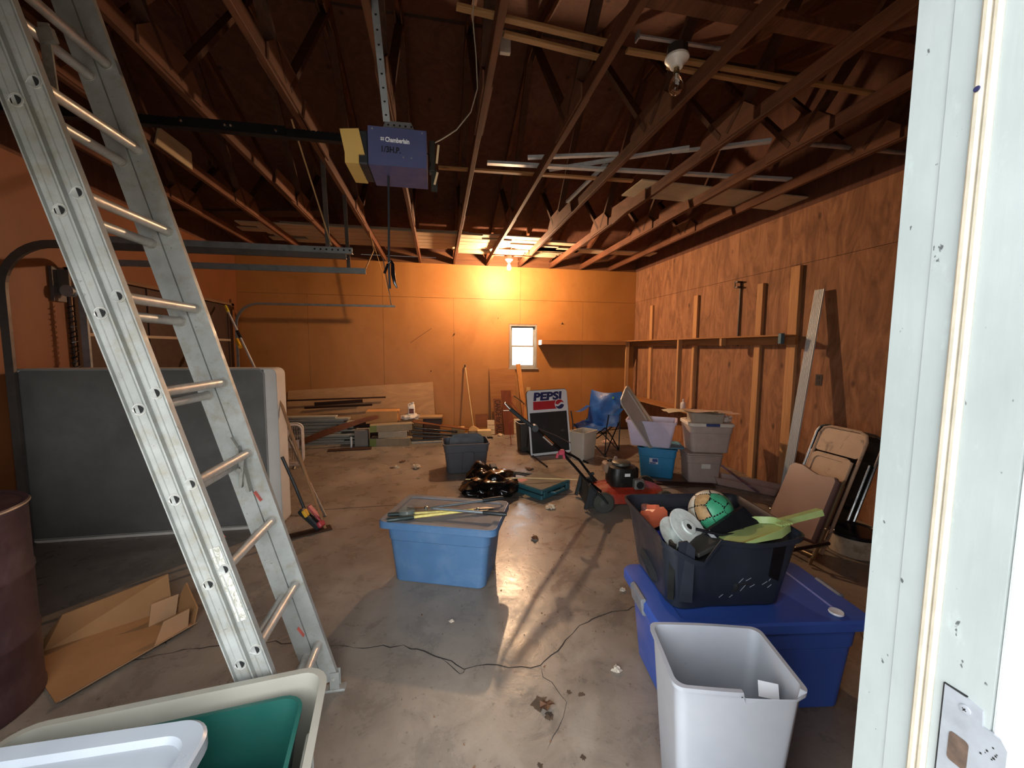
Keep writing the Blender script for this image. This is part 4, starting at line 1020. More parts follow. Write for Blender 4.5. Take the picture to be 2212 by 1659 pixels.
# jug on a rolled bag
g = blob(9, .16, .10, .06, .3, 2.5, 24); g.v = [v+Vector((-.46, 6.86, .40)) for v in g.v]; single('crumpled_bag', 'crumpled white printed bag under the jug', 'bag', g, plain('crumpled_white', '#cfc4b4', .7, var=.25, scale=18))
single('wide_carton', 'brown carton carrying the crumpled bag', 'box', G().box(-.66, 6.78, 0, -.26, 7.06, .365, .004), M_card)
t = T('plastic_jug', 'white plastic jug with a dark label on the junk pile', 'jug', (-.445, 6.86, .435), 0)
M_jug = plain('white_jug', '#e4ddd0', .4)
g = G(); kk = 4; g.loft([rr(.10, .075, .02, 0, kk), rr(.112, .085, .025, .008, kk), rr(.112, .085, .025, .13, kk), rr(.07, .06, .02, .170, kk, .015), rr(.036, .036, .017, .182, kk, .024), rr(.036, .036, .017, .196, kk, .024)]); part('bottle', g, M_jug, t)
part('handle', G().tube([(.03, 0, .188), (-.03, 0, .19), (-.05, 0, .175), (-.05, 0, .125)], .011, 8), M_jug, t)
part('cap', G().cyl((.024, 0, .194), (.024, 0, .216), .02, None, 14), M_jug, t)
part('label', G().box(-.036, -.0438, .03, .04, -.0425, .11), plain('dark_label', '#6a3428', .6, var=.5, scale=60), t, ang=0)
t = T('dark_box', 'dark box with a tan top at the middle of the back wall junk', 'box', (-.14, 6.93, .27), -4)
part('box_body', G().box(-.20, -.12, 0, .20, .12, .10, .004), plain('dark_carton', '#3a2a22', .7), t); part('lid', G().box(-.205, -.125, .1005, .205, .125, .13, .004), plain('tan_lid', '#9a7a55', .75), t)
single('crate_block', 'brown wooden block under the dark box', 'block', G().box(-.25, 6.84, .0, .02, 7.05, .268, .004), M_brn)
single('flat_board', 'orange-brown flat board sloping over the dark bars', 'board', G().beam((-.42, 6.72, .345), (.50, 6.84, .17), .14, .018, b=.003), M_brn)
M_dkm = plain('dark_bars', '#2b2a2c', .4, .5)
for i, (p, q) in enumerate((((-.40, 6.68, .25), (.30, 6.78, .14)), ((-.44, 6.66, .19), (.36, 6.74, .08)), ((-.42, 6.64, .13), (.42, 6.70, .05)))):
    single('metal_bar', 'dark flat metal bar in the junk left of the broom, %s of three' % ['uppermost', 'middle', 'lowest'][i], 'bar', G().beam(p, q, .06, .03, b=.004), M_dkm, 'dark bars left of the broom')
for i in range(3):
    single('grey_board', 'grey board at floor level below the dark bars, %s' % ['front one', 'middle one', 'back one'][i], 'board', G().box(-.44, 6.60+.07*i, 0, .30-.06*i, 6.66+.07*i, .032, .003), M_sid, 'grey boards below the dark bars')
single('white_block', 'cream box lying right of the broom head', 'box', G().box(.66, 6.85, .02, .90, 7.0, .13, .004), plain('cream_box', '#d6bc8c', .7)); single('flat_bar', 'black bar lying in front of the cream box', 'bar', G().box(.60, 6.80, 0, .92, 6.84, .025), M_dkm)
single('small_block', 'small cream block left of the broom', 'block', G().box(.22, 6.86, .0, .44, 6.95, .20, .004), plain('cream_block', '#caa873', .7))
g = blob(14, .12, .07, .05, .5, 3, 22); g.v = [v+Vector((.36, 6.72, .025)) for v in g.v]; single('crumpled_paper', 'crumpled pale paper on the floor left of the broom head', 'paper', g, plain('pale_paper', '#d8c09a', .8))
g = G(); slab(g, [(.66, 7.16, .135), (.88, 7.16, .135), (.88, 7.22, .36), (.66, 7.22, .36)], (0, 1, -.3), .02); single('square_board', 'brown square board leaning on the wall right of the broom', 'board', g, M_brn)
# broom
t = T('push_broom', 'corn broom standing against the back wall with its long pale handle', 'broom', (.62, 6.97, 0), 0, None, True)
part('handle', G().tube([(.483, 7.325, 1.21), (.55, 7.15, .62), (.60, 7.02, .17)], .0125, 10), wood('pale_handle', '#d9b98a', '#b08c5c', 'Z', 1, .5, False), t)
part('handle_tip', G().tube([(.478, 7.336, 1.25), (.483, 7.325, 1.205)], .014, 10), M_grip, t)
g = G(); Lp = []
for z, w_, d_ in ((0, .30, .07), (.06, .27, .065), (.11, .22, .055)):
    Lp.append([(p[0]+.66-z*.35, p[1]+6.97+z*.25, p[2]) for p in rr(w_, d_, .02, z, 3)])
g.loft(Lp); part('bristles', g, plain('grey_bristles', '#6f665a', .9, var=.3, scale=40, bump=.5, bscale=90), t)
g = G(); Lp = []
for z, w_, d_ in ((.11, .225, .058), (.15, .15, .05), (.185, .05, .04)): Lp.append([(p[0]+.66-z*.35, p[1]+6.97+z*.25, p[2]) for p in rr(w_, d_, .018, z, 3)])
g.loft(Lp); part('shoulder', g, plain('straw', '#b89464', .85, var=.2, scale=30), t)

# boards under the window
M_ob = wood('orange_ply_board', '#a8703f', '#87552c', 'X', .7, .7)
g = G(); slab(g, [(.955, 7.17, .0), (1.43, 7.17, .0), (1.405, 7.345, 1.19), (.92, 7.345, 1.178)], (0, 1, -.1), .014); single('plywood_board', 'tall plywood board leaning under the window', 'board', g, M_ob)
t = T('canoe_sign_board', 'narrow brown board lettered CANOE for SALE, leaning under the window', 'sign', (1.08, 7.08, 0), 0, None, True)
M_sg = wood('sign_brown', '#8b5634', '#6a3c22', 'Z', 1, .7); a0, a1 = Vector((1.005, 7.08, .0)), Vector((.972, 7.135, .65)); wv = Vector((.138, 0, .0))
nrm = (a1-a0).cross(wv).normalized(); nrm = nrm if nrm.y < 0 else -nrm
part('plank', slab(G(), [a0, a0+wv, a1+wv, a1], -nrm, .018), M_sg, t, ang=0)
upv = (a1-a0).normalized(); xv = wv.normalized()
ctr = (a0+a1+wv)/2+nrm*.0012
text('lettering', 'CANOE for SALE', .15, t, plain('dark_letter', '#2a150c', .8), frame_m(ctr, -upv, xv, nrm), bold=.0012, width=.60)
g = G(); slab(g, [(1.16, 7.045, 0), (1.335, 7.045, 0), (1.285, 7.11, .80), (1.105, 7.11, .80)], (0, 1, -.1), .02); single('red_brown_board', 'red-brown board leaning beside the lettered board', 'board', g, wood('red_brown_board', '#8a4a2a', '#66331c', 'Z', 1, .65))
single('lumber_stud', 'orange-lit stud leaning on the window sill', 'stud', G().beam((1.60, 7.14, .0), (1.462, 7.352, 1.265), .085, .036, up=(0, -1, 0), b=.003), wood('fresh_stud', '#c98a4a', '#a86c34', 'Z', 1, .6))
M_mold = plain('cream_moulding', '#d7bd96', .6)
def mold(label, x0, x1, z1):
    g = G(); g.m = frame_m((0, 7.12, 0), (1, 0, 0), (0, .12, 1), (0, -1, .12)); k = z1/3
    for i in range(3): g.box(x0, i*k+.002, 0, x1, (i+1)*k-.012, .02, .004); g.box(x0, (i+1)*k-.012, 0, x1, (i+1)*k+.002, .012)
    return single('moulding_offcut', label, 'moulding', g, M_mold)
mold('cream stepped siding offcut left of the lettered board', .86, 1.0, .26); mold('cream stepped siding offcut right of the red-brown board', 1.35, 1.56, .27)
g = G().beam((1.66, 7.30, 0), (1.66, 7.34, .83), .075, .03, up=(0, -1, 0)); single('lumber_stud', 'short pale stud rising just behind the cola sign', 'stud', g, wood('pale_stud', '#cfa873', '#a98550', 'Z'))
g = blob(17, .05, .04, .03, .4, 3, 18); g.v = [v+Vector((1.07, 6.98, .015)) for v in g.v]; single('crumpled_rag', 'small pale rag at the foot of the lettered board', 'rag', g, plain('pale_rag', '#cdb494', .9))

# ================================================================== COLA SIGN AND WHAT STANDS ROUND IT
t = T('chalkboard_sign', 'white-framed cola chalkboard sign with red and blue globe standing on the floor', 'sign', (1.620, 5.585, 0), 7.4)
M_sw = plain('sign_white', '#dfe3e6', .4, var=.03); M_sb = plain('chalkboard', '#1b1c1f', .55, var=.25, scale=5, dirt=.35, dcol=hx('#3a3d40'))
lean = Matrix.Translation((0, 0, .012)) @ Matrix.Rotation(R(-9), 4, 'X') @ Matrix.Rotation(R(-1.6), 4, 'Y')
SM = lean @ frame_m((0, 0, 0), (1, 0, 0), (0, 0, 1), (0, -1, 0))    # sign plane: x right, y up, z towards the viewer
def SG(): g = G(); g.m = SM; return g
W2, Hs = .322, .945
ol = [(p[0], p[1]) for p in rr(2*W2, Hs, .05, 0, 5, 0, Hs/2)]
ol = [(x, y) if y > .3 else (max(-W2, min(W2, x*1.02)), y) for x, y in ol]
part('face_panel', SG().prism(ol, -.02, 0), M_sw, t)
g = SG(); g.tube([(x, y, -.008) for x, y in ol], .008, 6, True); part('edge_trim', g, M_blk, t)
part('chalkboard', SG().box(-W2+.028, .035, .001, W2-.03, Hs-.325, .005), M_sb, t)
M_red = plain('sign_red', '#b3202c', .4, var=.04); M_nvy = plain('sign_navy', '#1b2559', .4, var=.04)
text('lettering', 'PEPSI', .155, t, M_nvy, SM @ Matrix.Translation((.0, Hs-.098, .0015)), shear=.12, bold=.0085, width=.46, spacing=1.02)
part('red_band', SG().prism([(-.235, Hs-.285), (.20, Hs-.285), (.20, Hs-.162), (-.228, Hs-.162)], .0005, .0020), M_red, t, ang=0)
gx, gy, gr = .188, Hs-.222, .070
circ = lambda r, a0, a1, n: [(gx+r*math.cos(R(a0+(a1-a0)*i/n)), gy+r*math.sin(R(a0+(a1-a0)*i/n))) for i in range(n+1)]
part('globe_ring', SG().prism(circ(gr+.009, 0, 360, 32)[:-1], .0021, .0034), M_sw, t, ang=0)
wave = lambda off: [(gx+gr*(-1+2*i/16)*.99, gy+off+.016*math.sin(PI*(-1+2*i/16))) for i in range(17)]
def clipw(off): return [(x, y) for x, y in wave(off) if (x-gx)**2+(y-gy)**2 < gr*gr]
up_ = clipw(.014); dn_ = clipw(-.014)
a0 = math.degrees(math.atan2(up_[-1][1]-gy, up_[-1][0]-gx)); a1 = math.degrees(math.atan2(up_[0][1]-gy, up_[0][0]-gx))
part('globe_half', SG().prism(up_+circ(gr, a0, a1 if a1 > a0 else a1+360, 16), .0035, .0048), M_red, t, 'red upper half of the globe', ang=0)
b0 = math.degrees(math.atan2(dn_[0][1]-gy, dn_[0][0]-gx)); b1 = math.degrees(math.atan2(dn_[-1][1]-gy, dn_[-1][0]-gx))
b0 = b0 if b0 > 0 else b0+360; b1 = b1 if b1 > 0 else b1+360
part('globe_half', SG().prism(dn_[::-1]+circ(gr, b0, b1 if b1 > b0 else b1+360, 16), .0035, .0048), M_nvy, t, 'blue lower half of the globe', ang=0)
for s in (-1, 1):
    g = G().tube([(s*.29, .28, .011), (s*.29, -.02, .011), (s*.30, -.55, .011)], .011, 8).tube([(s*.285, .28, .011), (s*.285, .16, .5), (s*.285, .13, .72)], .009, 8); part('base_bar', g, M_blk, t)
g = SG(); 
for i in range(7): g.box(.17+.004*i, .33+.012*math.sin(i*1.7), .0052, .20+.008*i, .334+.012*math.sin(i*1.7), .0056)
part('chalk_smudge', g, plain('chalk', '#4c4f52', .9), t, kind='stuff', ang=0)
t = T('black_bin', 'black waste bin half hidden behind the left edge of the cola sign', 'waste bin', (1.34, 5.92, 0), 4)
M_bbin = plain('black_bin_plastic', '#2c2b27', .5)
tote(t, (.34, .27), .44, M_bbin, .82, .03, rim=.006, rimh=.01, step=False)
g = G().tube([(p[0], p[1], .441) for p in rr(.355, .285, .034, 0, 4)], .005, 6, True); part('rim_highlight', g, plain('rim_highlight', '#bdb6aa', .4), t)  # pale bead paints a highlight onto the black bin's rim
t = T('hand_cart', 'red and white wire cart handle showing left of the cola sign', 'cart', (1.26, 6.35, 0), 0, None, True)
part('handle_bar', G().tube([(1.18, 6.28, .80), (1.30, 6.3, .72), (1.36, 6.3, .66)], .012, 8), plain('chrome', '#d8d8d8', .12, 1), t)
part('frame', G().tube([(1.18, 6.28, .80), (1.12, 6.32, .73), (1.30, 6.34, .50), (1.12, 6.32, .36), (1.15, 6.3, .0)], .006, 6).tube([(1.34, 6.3, .68), (1.35, 6.3, .4), (1.36, 6.3, .0)], .006, 6), plain('cart_red', '#a13a2a', .5), t)
part('cross_bar', G().tube([(1.02, 6.3, .56), (1.15, 6.3, .56)], .007, 8), M_white, t)
t = T('white_bin', 'plain white waste bin standing right of the cola sign', 'waste bin', (2.02, 5.36, 0), 36)
M_wbin = plain('dull_white_plastic', '#b9b3a6', .5, var=.06)
tote(t, (.36, .25), .40, M_wbin, .84, .03, rim=.006, rimh=.01, step=False)
g = G()
for x in (-.08, .02): g.tube([(x, -.118, .36), (x, -.112, .22)], .004, 6)
part('moulded_groove', g, M_wbin, t)

# ---- camp chair
t = T('camp_chair', 'blue fabric folding camp chair with black tube frame', 'chair', (2.355, 5.71, 0), -46)
M_ny = NT('blue_nylon'); f = M_ny.noise(M_ny.map((1, 1, 1)), 5, 6, .65, 1.0)
M_ny.set(col=M_ny.ramp(f, [(.3, hx('#0f3468')), (.55, hx('#184c92')), (.75, hx('#2867ae'))]), rough=.35, spec=.5); M_ny.bump(f, .35, .02); M_ny = M_ny.m
for s in (-1, 1):
    part('side_leg', G().tube([(s*.25, -.25, .012), (s*.26, .0, .24), (s*.27, .24, .45)], .009, 8), M_blk, t)
    part('side_leg', G().tube([(s*.27, .25, .012), (s*.26, .0, .24), (s*.25, -.24, .42)], .009, 8), M_blk, t)
    part('back_post', G().tube([(s*.27, .25, .012), (s*.265, .28, .45), (s*.25, .36, .88)], .009, 8), M_blk, t)
    part('arm_post', G().tube([(s*.25, -.25, .012), (s*.27, -.25, .45), (s*.30, -.26, .62)], .009, 8), M_blk, t)
    g = G(); g.grid(lambda u, v, s=s: (s*(.275+.03*(1-u))+(v-.5)*.075, -.28+.58*u, .625-.05*math.sin(PI*u)+.02*u), 10, 3); g2 = g
    part('arm_sling', g, M_ny, t)
    for yy in (-.25, .25): part('foot_cap', G().cyl((s*.26, yy, 0), (s*.26, yy, .03), .016, None, 10), M_grip, t)
for yy in (-.25, .25):
    part('cross_leg', G().tube([(-.25, yy, .012), (0, yy-.005, .22), (.25, yy, .43)], .009, 8), M_blk, t)
    part('cross_leg', G().tube([(.25, yy, .012), (0, yy+.012, .22), (-.25, yy, .43)], .009, 8), M_blk, t)
def seat(u, v):
    x = (u-.5)*.52; y = -.27+.52*v
    return (x, y, .43-.09*math.sin(PI*u)*(.6+.4*math.sin(PI*v))+.012*noise.noise(Vector((x*9, y*9, 1)))-.03*(1-v)**4)
g = G().grid(seat, 18, 18); part('seat_sling', g, M_ny, t)
def back(u, v):
    x = (u-.5)*.51; z = .36+.54*v
    return (x, .24+.11*v-.07*math.sin(PI*u)*math.sin(PI*(.2+.7*v))+.012*noise.noise(Vector((x*7, z*7, 4)))+.05*math.sin(PI*u)*(1-v)*-.6, z-.035*math.sin(PI*u)*v)
g = G().grid(back, 18, 18); part('back_sling', g, M_ny, t)
g = G(); g.m = frame_m((.14, .292, .80), (1, 0, 0), (0, .1, 1), (0, -1, 0)); g.lathe([(.018, 0), (.018, .004)], 12); part('badge', g, plain('green_badge', '#5d8a4a', .6), t)
for i, (x, y, s) in enumerate(((2.75, 6.15, .10), (2.98, 6.9, .09), (2.48, 6.3, .08))):
    g = blob(30+i, s, s*.7, s*.4, .5, 3, 18); g.v = [v+Vector((x, y, s*.2)) for v in g.v]; single('crumpled_paper', ['crumpled pinkish paper on the floor behind the camp chair', 'dark crumpled cloth on the floor in the back right corner', 'pale paper scrap under the camp chair'][i], 'paper', g, plain(['pinkish_paper', 'dark_cloth', 'pale_scrap'][i], ['#c7a48c', '#4a3a30', '#c9b7a5'][i], .9))

# ================================================================== LAWN MOWER
t = T('lawn_mower', 'red push lawn mower with black engine and a long black handle', 'lawn mower', (1.853, 3.692, 0), -6)
M_mred = plain('mower_red', '#8c2a1c', .3, var=.15, dirt=.6, scale=9, dcol=hx('#5a3a2a'))
M_eng = plain('engine_black', '#1c1c1a', .45, .3, dirt=.4, scale=20, dcol=hx('#4a463c'))
M_tyre = plain('dusty_tyre', '#33332e', .85, dirt=.4, scale=20, dcol=hx('#4c483f'))
g = G(); kk = 5
g.loft([rr(.72, .44, .16, .075, kk), rr(.74, .46, .17, .08, kk), rr(.70, .42, .17, .165, kk), rr(.60, .34, .15, .185, kk), rr(.40, .30, .12, .195, kk), rr(.36, .28, .12, .205, kk)])
dk = part('deck', g, M_mred, t)
for (x, y) in ((-.30, -.235), (-.30, .235), (.30, -.235), (.30, .235)):
    g = G(); g.m = frame_m((x, y, .098), (1, 0, 0), (0, 0, 1), (0, -1, 0)); r = .098
    g.lathe([(r*.55, -.026), (r*.9, -.026), (r, -.018), (r, .018), (r*.9, .026), (r*.55, .026)], 28)
    wh = part('wheel', g, M_tyre, t)
    g = G(); g.m = frame_m((x, y, .098), (1, 0, 0), (0, 0, 1), (0, -1 if y < 0 else 1, 0)); g.lathe([(r*.58, .0), (r*.58, .020), (r*.30, .028), (r*.12, .034), (.005, .036)], 20); part('hub', g, plain('grey_hub', '#3e3f39', .7, dirt=.4, scale=20), wh)
    g = G()
    for i in range(26):
        a = 2*PI*i/26; c, s = math.cos(a), math.sin(a); g.m = Matrix.Translation((x, y, .098)) @ Matrix.Rotation(-a, 4, 'Y'); g.box(r-.002, -.018, -.005, r+.003, .018, .005)
    part('tread', g, M_tyre, wh, kind='stuff', ang=0)
EX = -.055
en = part('engine', G().loft([rr(.25, .26, .07, .205, 4, EX), rr(.27, .28, .08, .22, 4, EX), rr(.27, .28, .08, .33, 4, EX), rr(.25, .26, .08, .385, 4, EX), rr(.17, .17, .06, .40, 4, EX)]), M_eng, t)
g = G().lathe([(.085, .398), (.092, .402), (.092, .425), (.07, .437), (.03, .44)], 24, (EX, 0, 0)); part('starter_cover', g, plain('starter_grey', '#5c5950', .4, .5, dirt=.3, scale=30), en)
g = G().box(EX-.16, .0, .30, EX-.03, .14, .41, .02); part('fuel_tank', g, plain('tank_tan', '#8a705c', .5), en)
part('fuel_cap', G().lathe([(.028, .41), (.028, .43), (.024, .433)], 16, (EX-.09, .08, 0)), M_eng, en)
g = G().box(EX+.07, -.205, .20, EX+.17, -.13, .30, .012); mf = part('muffler', g, plain('muffler_grey', '#8f8e88', .45, .6, dirt=.3, scale=40), en)
g = G(); g.m = frame_m((EX+.12, -.206, .25), (1, 0, 0), (0, 0, 1), (0, -1, 0)); g.lathe([(.035, 0), (.035, .006), (.022, .008), (.018, .004), (.012, .004)], 20); part('exhaust_port', g, M_black, mf)
part('sticker', G().box(EX-.01, -.1415, .315, EX+.045, -.1405, .345), plain('pale_sticker', '#d4d2cc', .6), en, ang=0)
part('air_filter', G().box(EX+.12, .0, .24, EX+.19, .13, .36, .015), M_eng, en)
part('rear_shield', G().loft([[(-.36, -.20, .05), (-.36, .20, .05), (-.36, .20, .20), (-.36, -.20, .20)], [(-.43, -.20, .03), (-.43, .20, .03), (-.41, .20, .22), (-.41, -.20, .22)]]).beam((-.46, -.19, .02), (-.41, -.19, .24), .03, .03).beam((-.46, .19, .02), (-.41, .19, .24), .03, .03), M_grip, t)
part('handle_bracket', G().beam((-.27, -.225, .10), (-.46, -.262, .31), .02, .10, up=(0, -1, .1), b=.006), M_grip, t); part('handle_bracket', G().beam((-.22, .205, .10), (-.34, .195, .27), .02, .08, up=(0, -1, .1), b=.006), M_grip, t)
nr_ = [(-.328, -.238, .208), (-.485, -.264, .341), (-.602, -.287, .477), (-.726, -.31, .611), (-.871, -.325, .741), (-.978, -.336, .841), (-1.092, -.338, .926), (-1.2, -.34, 1.019), (-1.25, -.345, 1.073)]
fr_ = [(-.264, .201, .183), (-.36, .191, .297), (-.442, .182, .405), (-.52, .155, .455), (-.593, .126, .491), (-.766, .028, .641), (-.943, -.071, .797), (-1.072, -.145, .901), (-1.225, -.265, 1.045)]
hb = part('lower_handle', G().tube(nr_[:5], .013, 10), M_blk, t); part('lower_handle', G().tube(fr_[:6], .013, 10), M_blk, t)
uh = part('upper_handle', G().tube(nr_[4:8], .013, 10), M_blk, t); part('upper_handle', G().tube(fr_[5:], .012, 10), M_blk, t)
part('foam_grip', G().tube(nr_[5:8], .018, 10), M_grip, uh)
part('handle_end', G().tube([nr_[7], (-1.245, -.344, 1.068), (-1.25, -.31, 1.07), (-1.22, -.262, 1.04)], .0115, 10), plain('chrome', '#d8d8d8', .12, 1), uh)
part('chrome_sleeve', G().tube([(-.81, -.32, .687), (-.90, -.328, .768)], .0155, 10), plain('chrome', '#d8d8d8', .12, 1), uh)
part('control_hub', G().tube([(-.978, -.375, .845), (-.978, -.295, .845)], .030, 12), M_grip, uh)
part('brake_bail', G().tube([(-.95, -.30, .835), (-.754, -.152, .735), (-.576, -.003, .625)], .005, 6), plain('bail_grey', '#6b6a66', .35, .7), uh)
g = G().box(-.755, -.335, .59, -.70, -.285, .635, .006).beam((-.71, -.31, .60), (-.70, -.31, .55), .02, .02).beam((-.76, -.31, .60), (-.77, -.31, .56), .02, .02); part('clamp', g, plain('pink_clamp', '#b0384c', .5), hb)
part('knob', G().tube([(-.30, .20, .24), (-.30, .15, .26)], .018, 10), M_grip, t)

# ================================================================== GREY TOTE, TRASH BAG, CASE
t = T('grey_tote', 'charcoal grey tote with its own lid pushed upright inside it', 'storage tote', (.335, 5.10, 0), 1)
M_gt = plain('charcoal_plastic', '#54565b', .45, var=.06)
tote(t, (.555, .41), .375, M_gt, .86, .05, rim=.010)
g = G(); g.m = frame_m((.02, -.06, .10), (1, 0, 0), (0, .3, .954), (0, -.954, .3))
ol = [(p[0], p[1]) for p in rr(.44, .37, .10, 0, 6, 0, .185)]; il = [(p[0], p[1]) for p in rr(.36, .29, .08, 0, 6, 0, .185)]
g.loft([[(x, y, -.012) for x, y in ol], [(x, y, .004) for x, y in ol], [(x, y, .004) for x, y in il], [(x, y, -.002) for x, y in il]]); part('loose_lid', g, plain('lid_grey', '#4b4c50', .5), t)
g = G(); g.m = frame_m((.02, -.193, .02), (1, 0, 0), (0, -.09, 1), (0, -1, -.09)); g.loft([[(-.085, 0, -.004), (.085, 0, -.004), (.07, .24, -.004), (.05, .26, -.004), (-.05, .26, -.004), (-.07, .24, -.004)], [(-.075, .004, .006), (.075, .004, .006), (.06, .235, .006), (.045, .252, .006), (-.045, .252, .006), (-.06, .235, .006)]]); part('moulded_panel', g, M_gt, t)
g = blob(5, .30, .25, .15, .35, 1.5, 60, True, .25)
def peak(v):
    d = math.hypot(v.x+.14, v.y-.18); 
    if v.z > -.05: v.z += .14*math.exp(-(d/.14)**2)
    return v
g.v = [peak(v)+Vector((.545, 4.22, .07)) for v in g.v]
M_tb = plain('trash_bag_film', '#0d0d0e', .16, var=.4, spec=.7, bump=.5, bscale=9)
single('trash_bag', 'glossy black trash bag slumped in front of the grey tote', 'bag', g, M_tb)
t = T('black_pole_bundle', 'thin black poles lying on the floor behind the trash bag', 'pole', (.9, 4.70, 0), 0, None, True)
part('pole', G().tube([(.62, 4.76, .10), (.80, 4.74, .06), (1.35, 4.52, .02)], .014, 8), M_blk, t); part('pole', G().tube([(.60, 4.66, .12), (.85, 4.62, .07), (1.18, 4.50, .03)], .010, 8), M_blk, t)
part('fitting', G().box(.60, 4.63, .09, .68, 4.79, .15, .01), M_grip, t); 
single('yellow_rod', 'long thin pale yellow rod lying over the trash bag and the teal case', 'rod', G().tube([(.27, 4.164, .172), (.9, 4.13, .165), (1.62, 4.10, .115)], .006, 8), plain('rod_yellow', '#d8c08a', .5))
t = T('tool_case', 'teal plastic tool case with dusty top lying on the floor before the cola sign', 'tool case', (1.025, 3.865, 0), 36)
M_teal = plain('teal_case', '#245058', .5, var=.08); M_tealtop = plain('dusty_case_top', '#575348', .75, var=.15, dirt=.4, scale=6, dcol=hx('#77684f'))
part('base_shell', G().box(0, 0, 0, .50, .44, .056, .012), M_teal, t); top = part('top_shell', G().box(0, 0, .060, .50, .44, .112, .012), M_teal, t)
part('dust_layer', G().box(.015, .015, .112, .485, .425, .1132), M_tealtop, top, ang=0)
part('seam', G().box(.004, .004, .055, .496, .436, .061), M_grip, t)
for x in (.06, .44): part('latch', G().box(x-.03, -.010, .03, x+.03, .004, .09, .004), M_teal, t)
part('handle', G().tube([(.16, .0, .055), (.17, -.04, .055), (.33, -.04, .055), (.34, .0, .055)], .014, 8), M_teal, t)
g = G().box(.05, .32, .1134, .16, .42, .1140); part('red_lettering_patch', g, plain('red_white_sticker', '#a8584c', .6, var=.6, scale=90), top, ang=0)
single('paper_scrap', 'torn tan paper corner sticking out from under the trash bag', 'paper', G().at((.93, 4.02, .004), (R(12), R(-8), R(40))).box(-.06, -.05, 0, .06, .05, .002), plain('tan_paper', '#d4a878', .8))
# ================================================================== RIGHT WALL: SHELVES, STUDS, LEANING THINGS
M_stud = wood('stud_lumber', '#cf9f6e', '#a4744a', 'Z', 1, .7)
M_shf = wood('shelf_board', '#b47f50', '#875833', 'Y', 1, .7)
M_shx = wood('shelf_board_back', '#a8703f', '#7d4e2a', 'X', 1, .7)
for y, z1, z0, wd, lb in ((6.69, 2.33, .66, .089, 'rising from the low shelf, nearest the back corner'), (5.43, 2.345, .66, .089, 'rising from the low shelf, second from the back corner'), (4.22, 2.33, 0, .089, 'reaching the floor, shorter of the two floor-standing ones'), (3.75, 2.44, 0, .115, 'tallest and nearest the leaning white strip')):
    single('wall_stud', 'wall stud '+lb, 'stud', G().box(XR-.040, y-wd/2, z0, XR-.001, y+wd/2, z1, .003), M_stud, 'studs on the right wall')
t = T('wall_shelf', 'long narrow plywood shelf running along the right wall above the totes', 'shelf', (3.62, 5.5, 1.70), 0, None, True)
part('board', G().box(3.50, 3.66, 1.695, 3.74, 7.36, 1.713, .002), M_shf, t)
part('cleat', G().box(3.70, 3.66, 1.61, 3.74, 7.36, 1.694), M_shf, t)
part('end_bracket', G().box(3.49, 3.62, 1.615, 3.535, 3.66, 1.725, .003), plain('blue_grey_bracket', '#3e6070', .5, .3), t, 'blue-grey metal end bracket')
for y, z0 in ((7.16, .662), (5.47, .662), (4.55, 1.60)):
    part('post', G().box(3.505, y-.019, z0, 3.57, y+.019, 1.694, .002), M_stud, t)
t = T('back_shelf', 'shelf board on the back wall right of the window', 'shelf', (2.7, 7.25, 1.68), 0, None, True)
part('board', G().box(1.86, 7.14, 1.688, 3.50, 7.36, 1.706, .002), M_shx, t); part('fascia', G().box(1.86, 7.12, 1.630, 3.49, 7.14, 1.706, .002), M_shx, t)
part('bracket', G().box(1.845, 7.13, 1.62, 1.86, 7.36, 1.71), M_white, t)
t = T('low_shelf', 'low plywood shelf in the back right corner', 'shelf', (3.6, 6, .65), 0, None, True)
part('board', G().box(3.46, 4.95, .642, 3.765, 7.36, .660, .002), M_shf, t); part('board', G().box(2.95, 7.02, .642, 3.458, 7.36, .660, .002), M_shx, t)
for x, y in ((3.5, 5.0), (3.5, 6.6), (2.99, 7.1)): part('leg', G().box(x-.019, y-.03, 0, x+.019, y+.03, .641), M_stud, t)
single('squeeze_bottle', 'small white bottle on the low shelf', 'bottle', G().lathe([(.036, 0), (.04, .006), (.04, .085), (.03, .105), (.012, .115), (.012, .13), (.016, .13), (.014, .15), (.004, .155)], 18, (3.60, 5.42, .661)), plain('bottle_white', '#d8d2cf', .4))
single('dark_ball', 'small dark knob-shaped thing on the low shelf behind the totes', 'knob', G().lathe([(.02, 0), (.036, .02), (.036, .04), (.015, .06)], 14, (3.53, 5.1, .661)), M_grip)
t = T('bar_clamp', 'thin dark bar clamp hanging on the right wall', 'clamp', (3.75, 4.56, 1.6), 0, None, True)
part('bar', G().box(3.755, 4.555, 1.60, 3.77, 4.573, 2.41), M_dkm, t); part('jaw', G().box(3.70, 4.545, 2.33, 3.77, 4.60, 2.345).box(3.70, 4.545, 2.395, 3.77, 4.60, 2.41).box(3.70, 4.59, 2.33, 3.71, 4.60, 2.41), M_dkm, t)
# white fluted strip
g = G(); a = Vector((3.45, 3.42, 0)); b = Vector((3.735, 3.44, 2.15)); up_ = (b-a).normalized(); sd = Vector((0, 1, 0)); nr = sd.cross(up_).normalized()
nr = nr if nr.x < 0 else -nr
prof = [(-.05, 0), (-.05, .016)]
for i in range(6): x = -.045+.015*i; prof += [(x, .016), (x+.003, .0125), (x+.010, .0125), (x+.013, .016)]
prof += [(.05, .016), (.05, 0)]
g.loft([[p+sd*x+nr*y for x, y in prof] for p in (a, b)]); single('white_strip', 'tall white fluted strip leaning on the right wall', 'trim strip', g, plain('white_vinyl', '#b9bcbb', .45, var=.04), ang=20)
t = T('wall_outlet', 'dark duplex outlet on the right wall', 'outlet', (XR, 3.43, 1.25), 0, None, True)
part('plate', G().box(XR-.006, 3.395, 1.195, XR-.0005, 3.465, 1.31, .002), plain('brown_plate', '#3a2c24', .4), t)
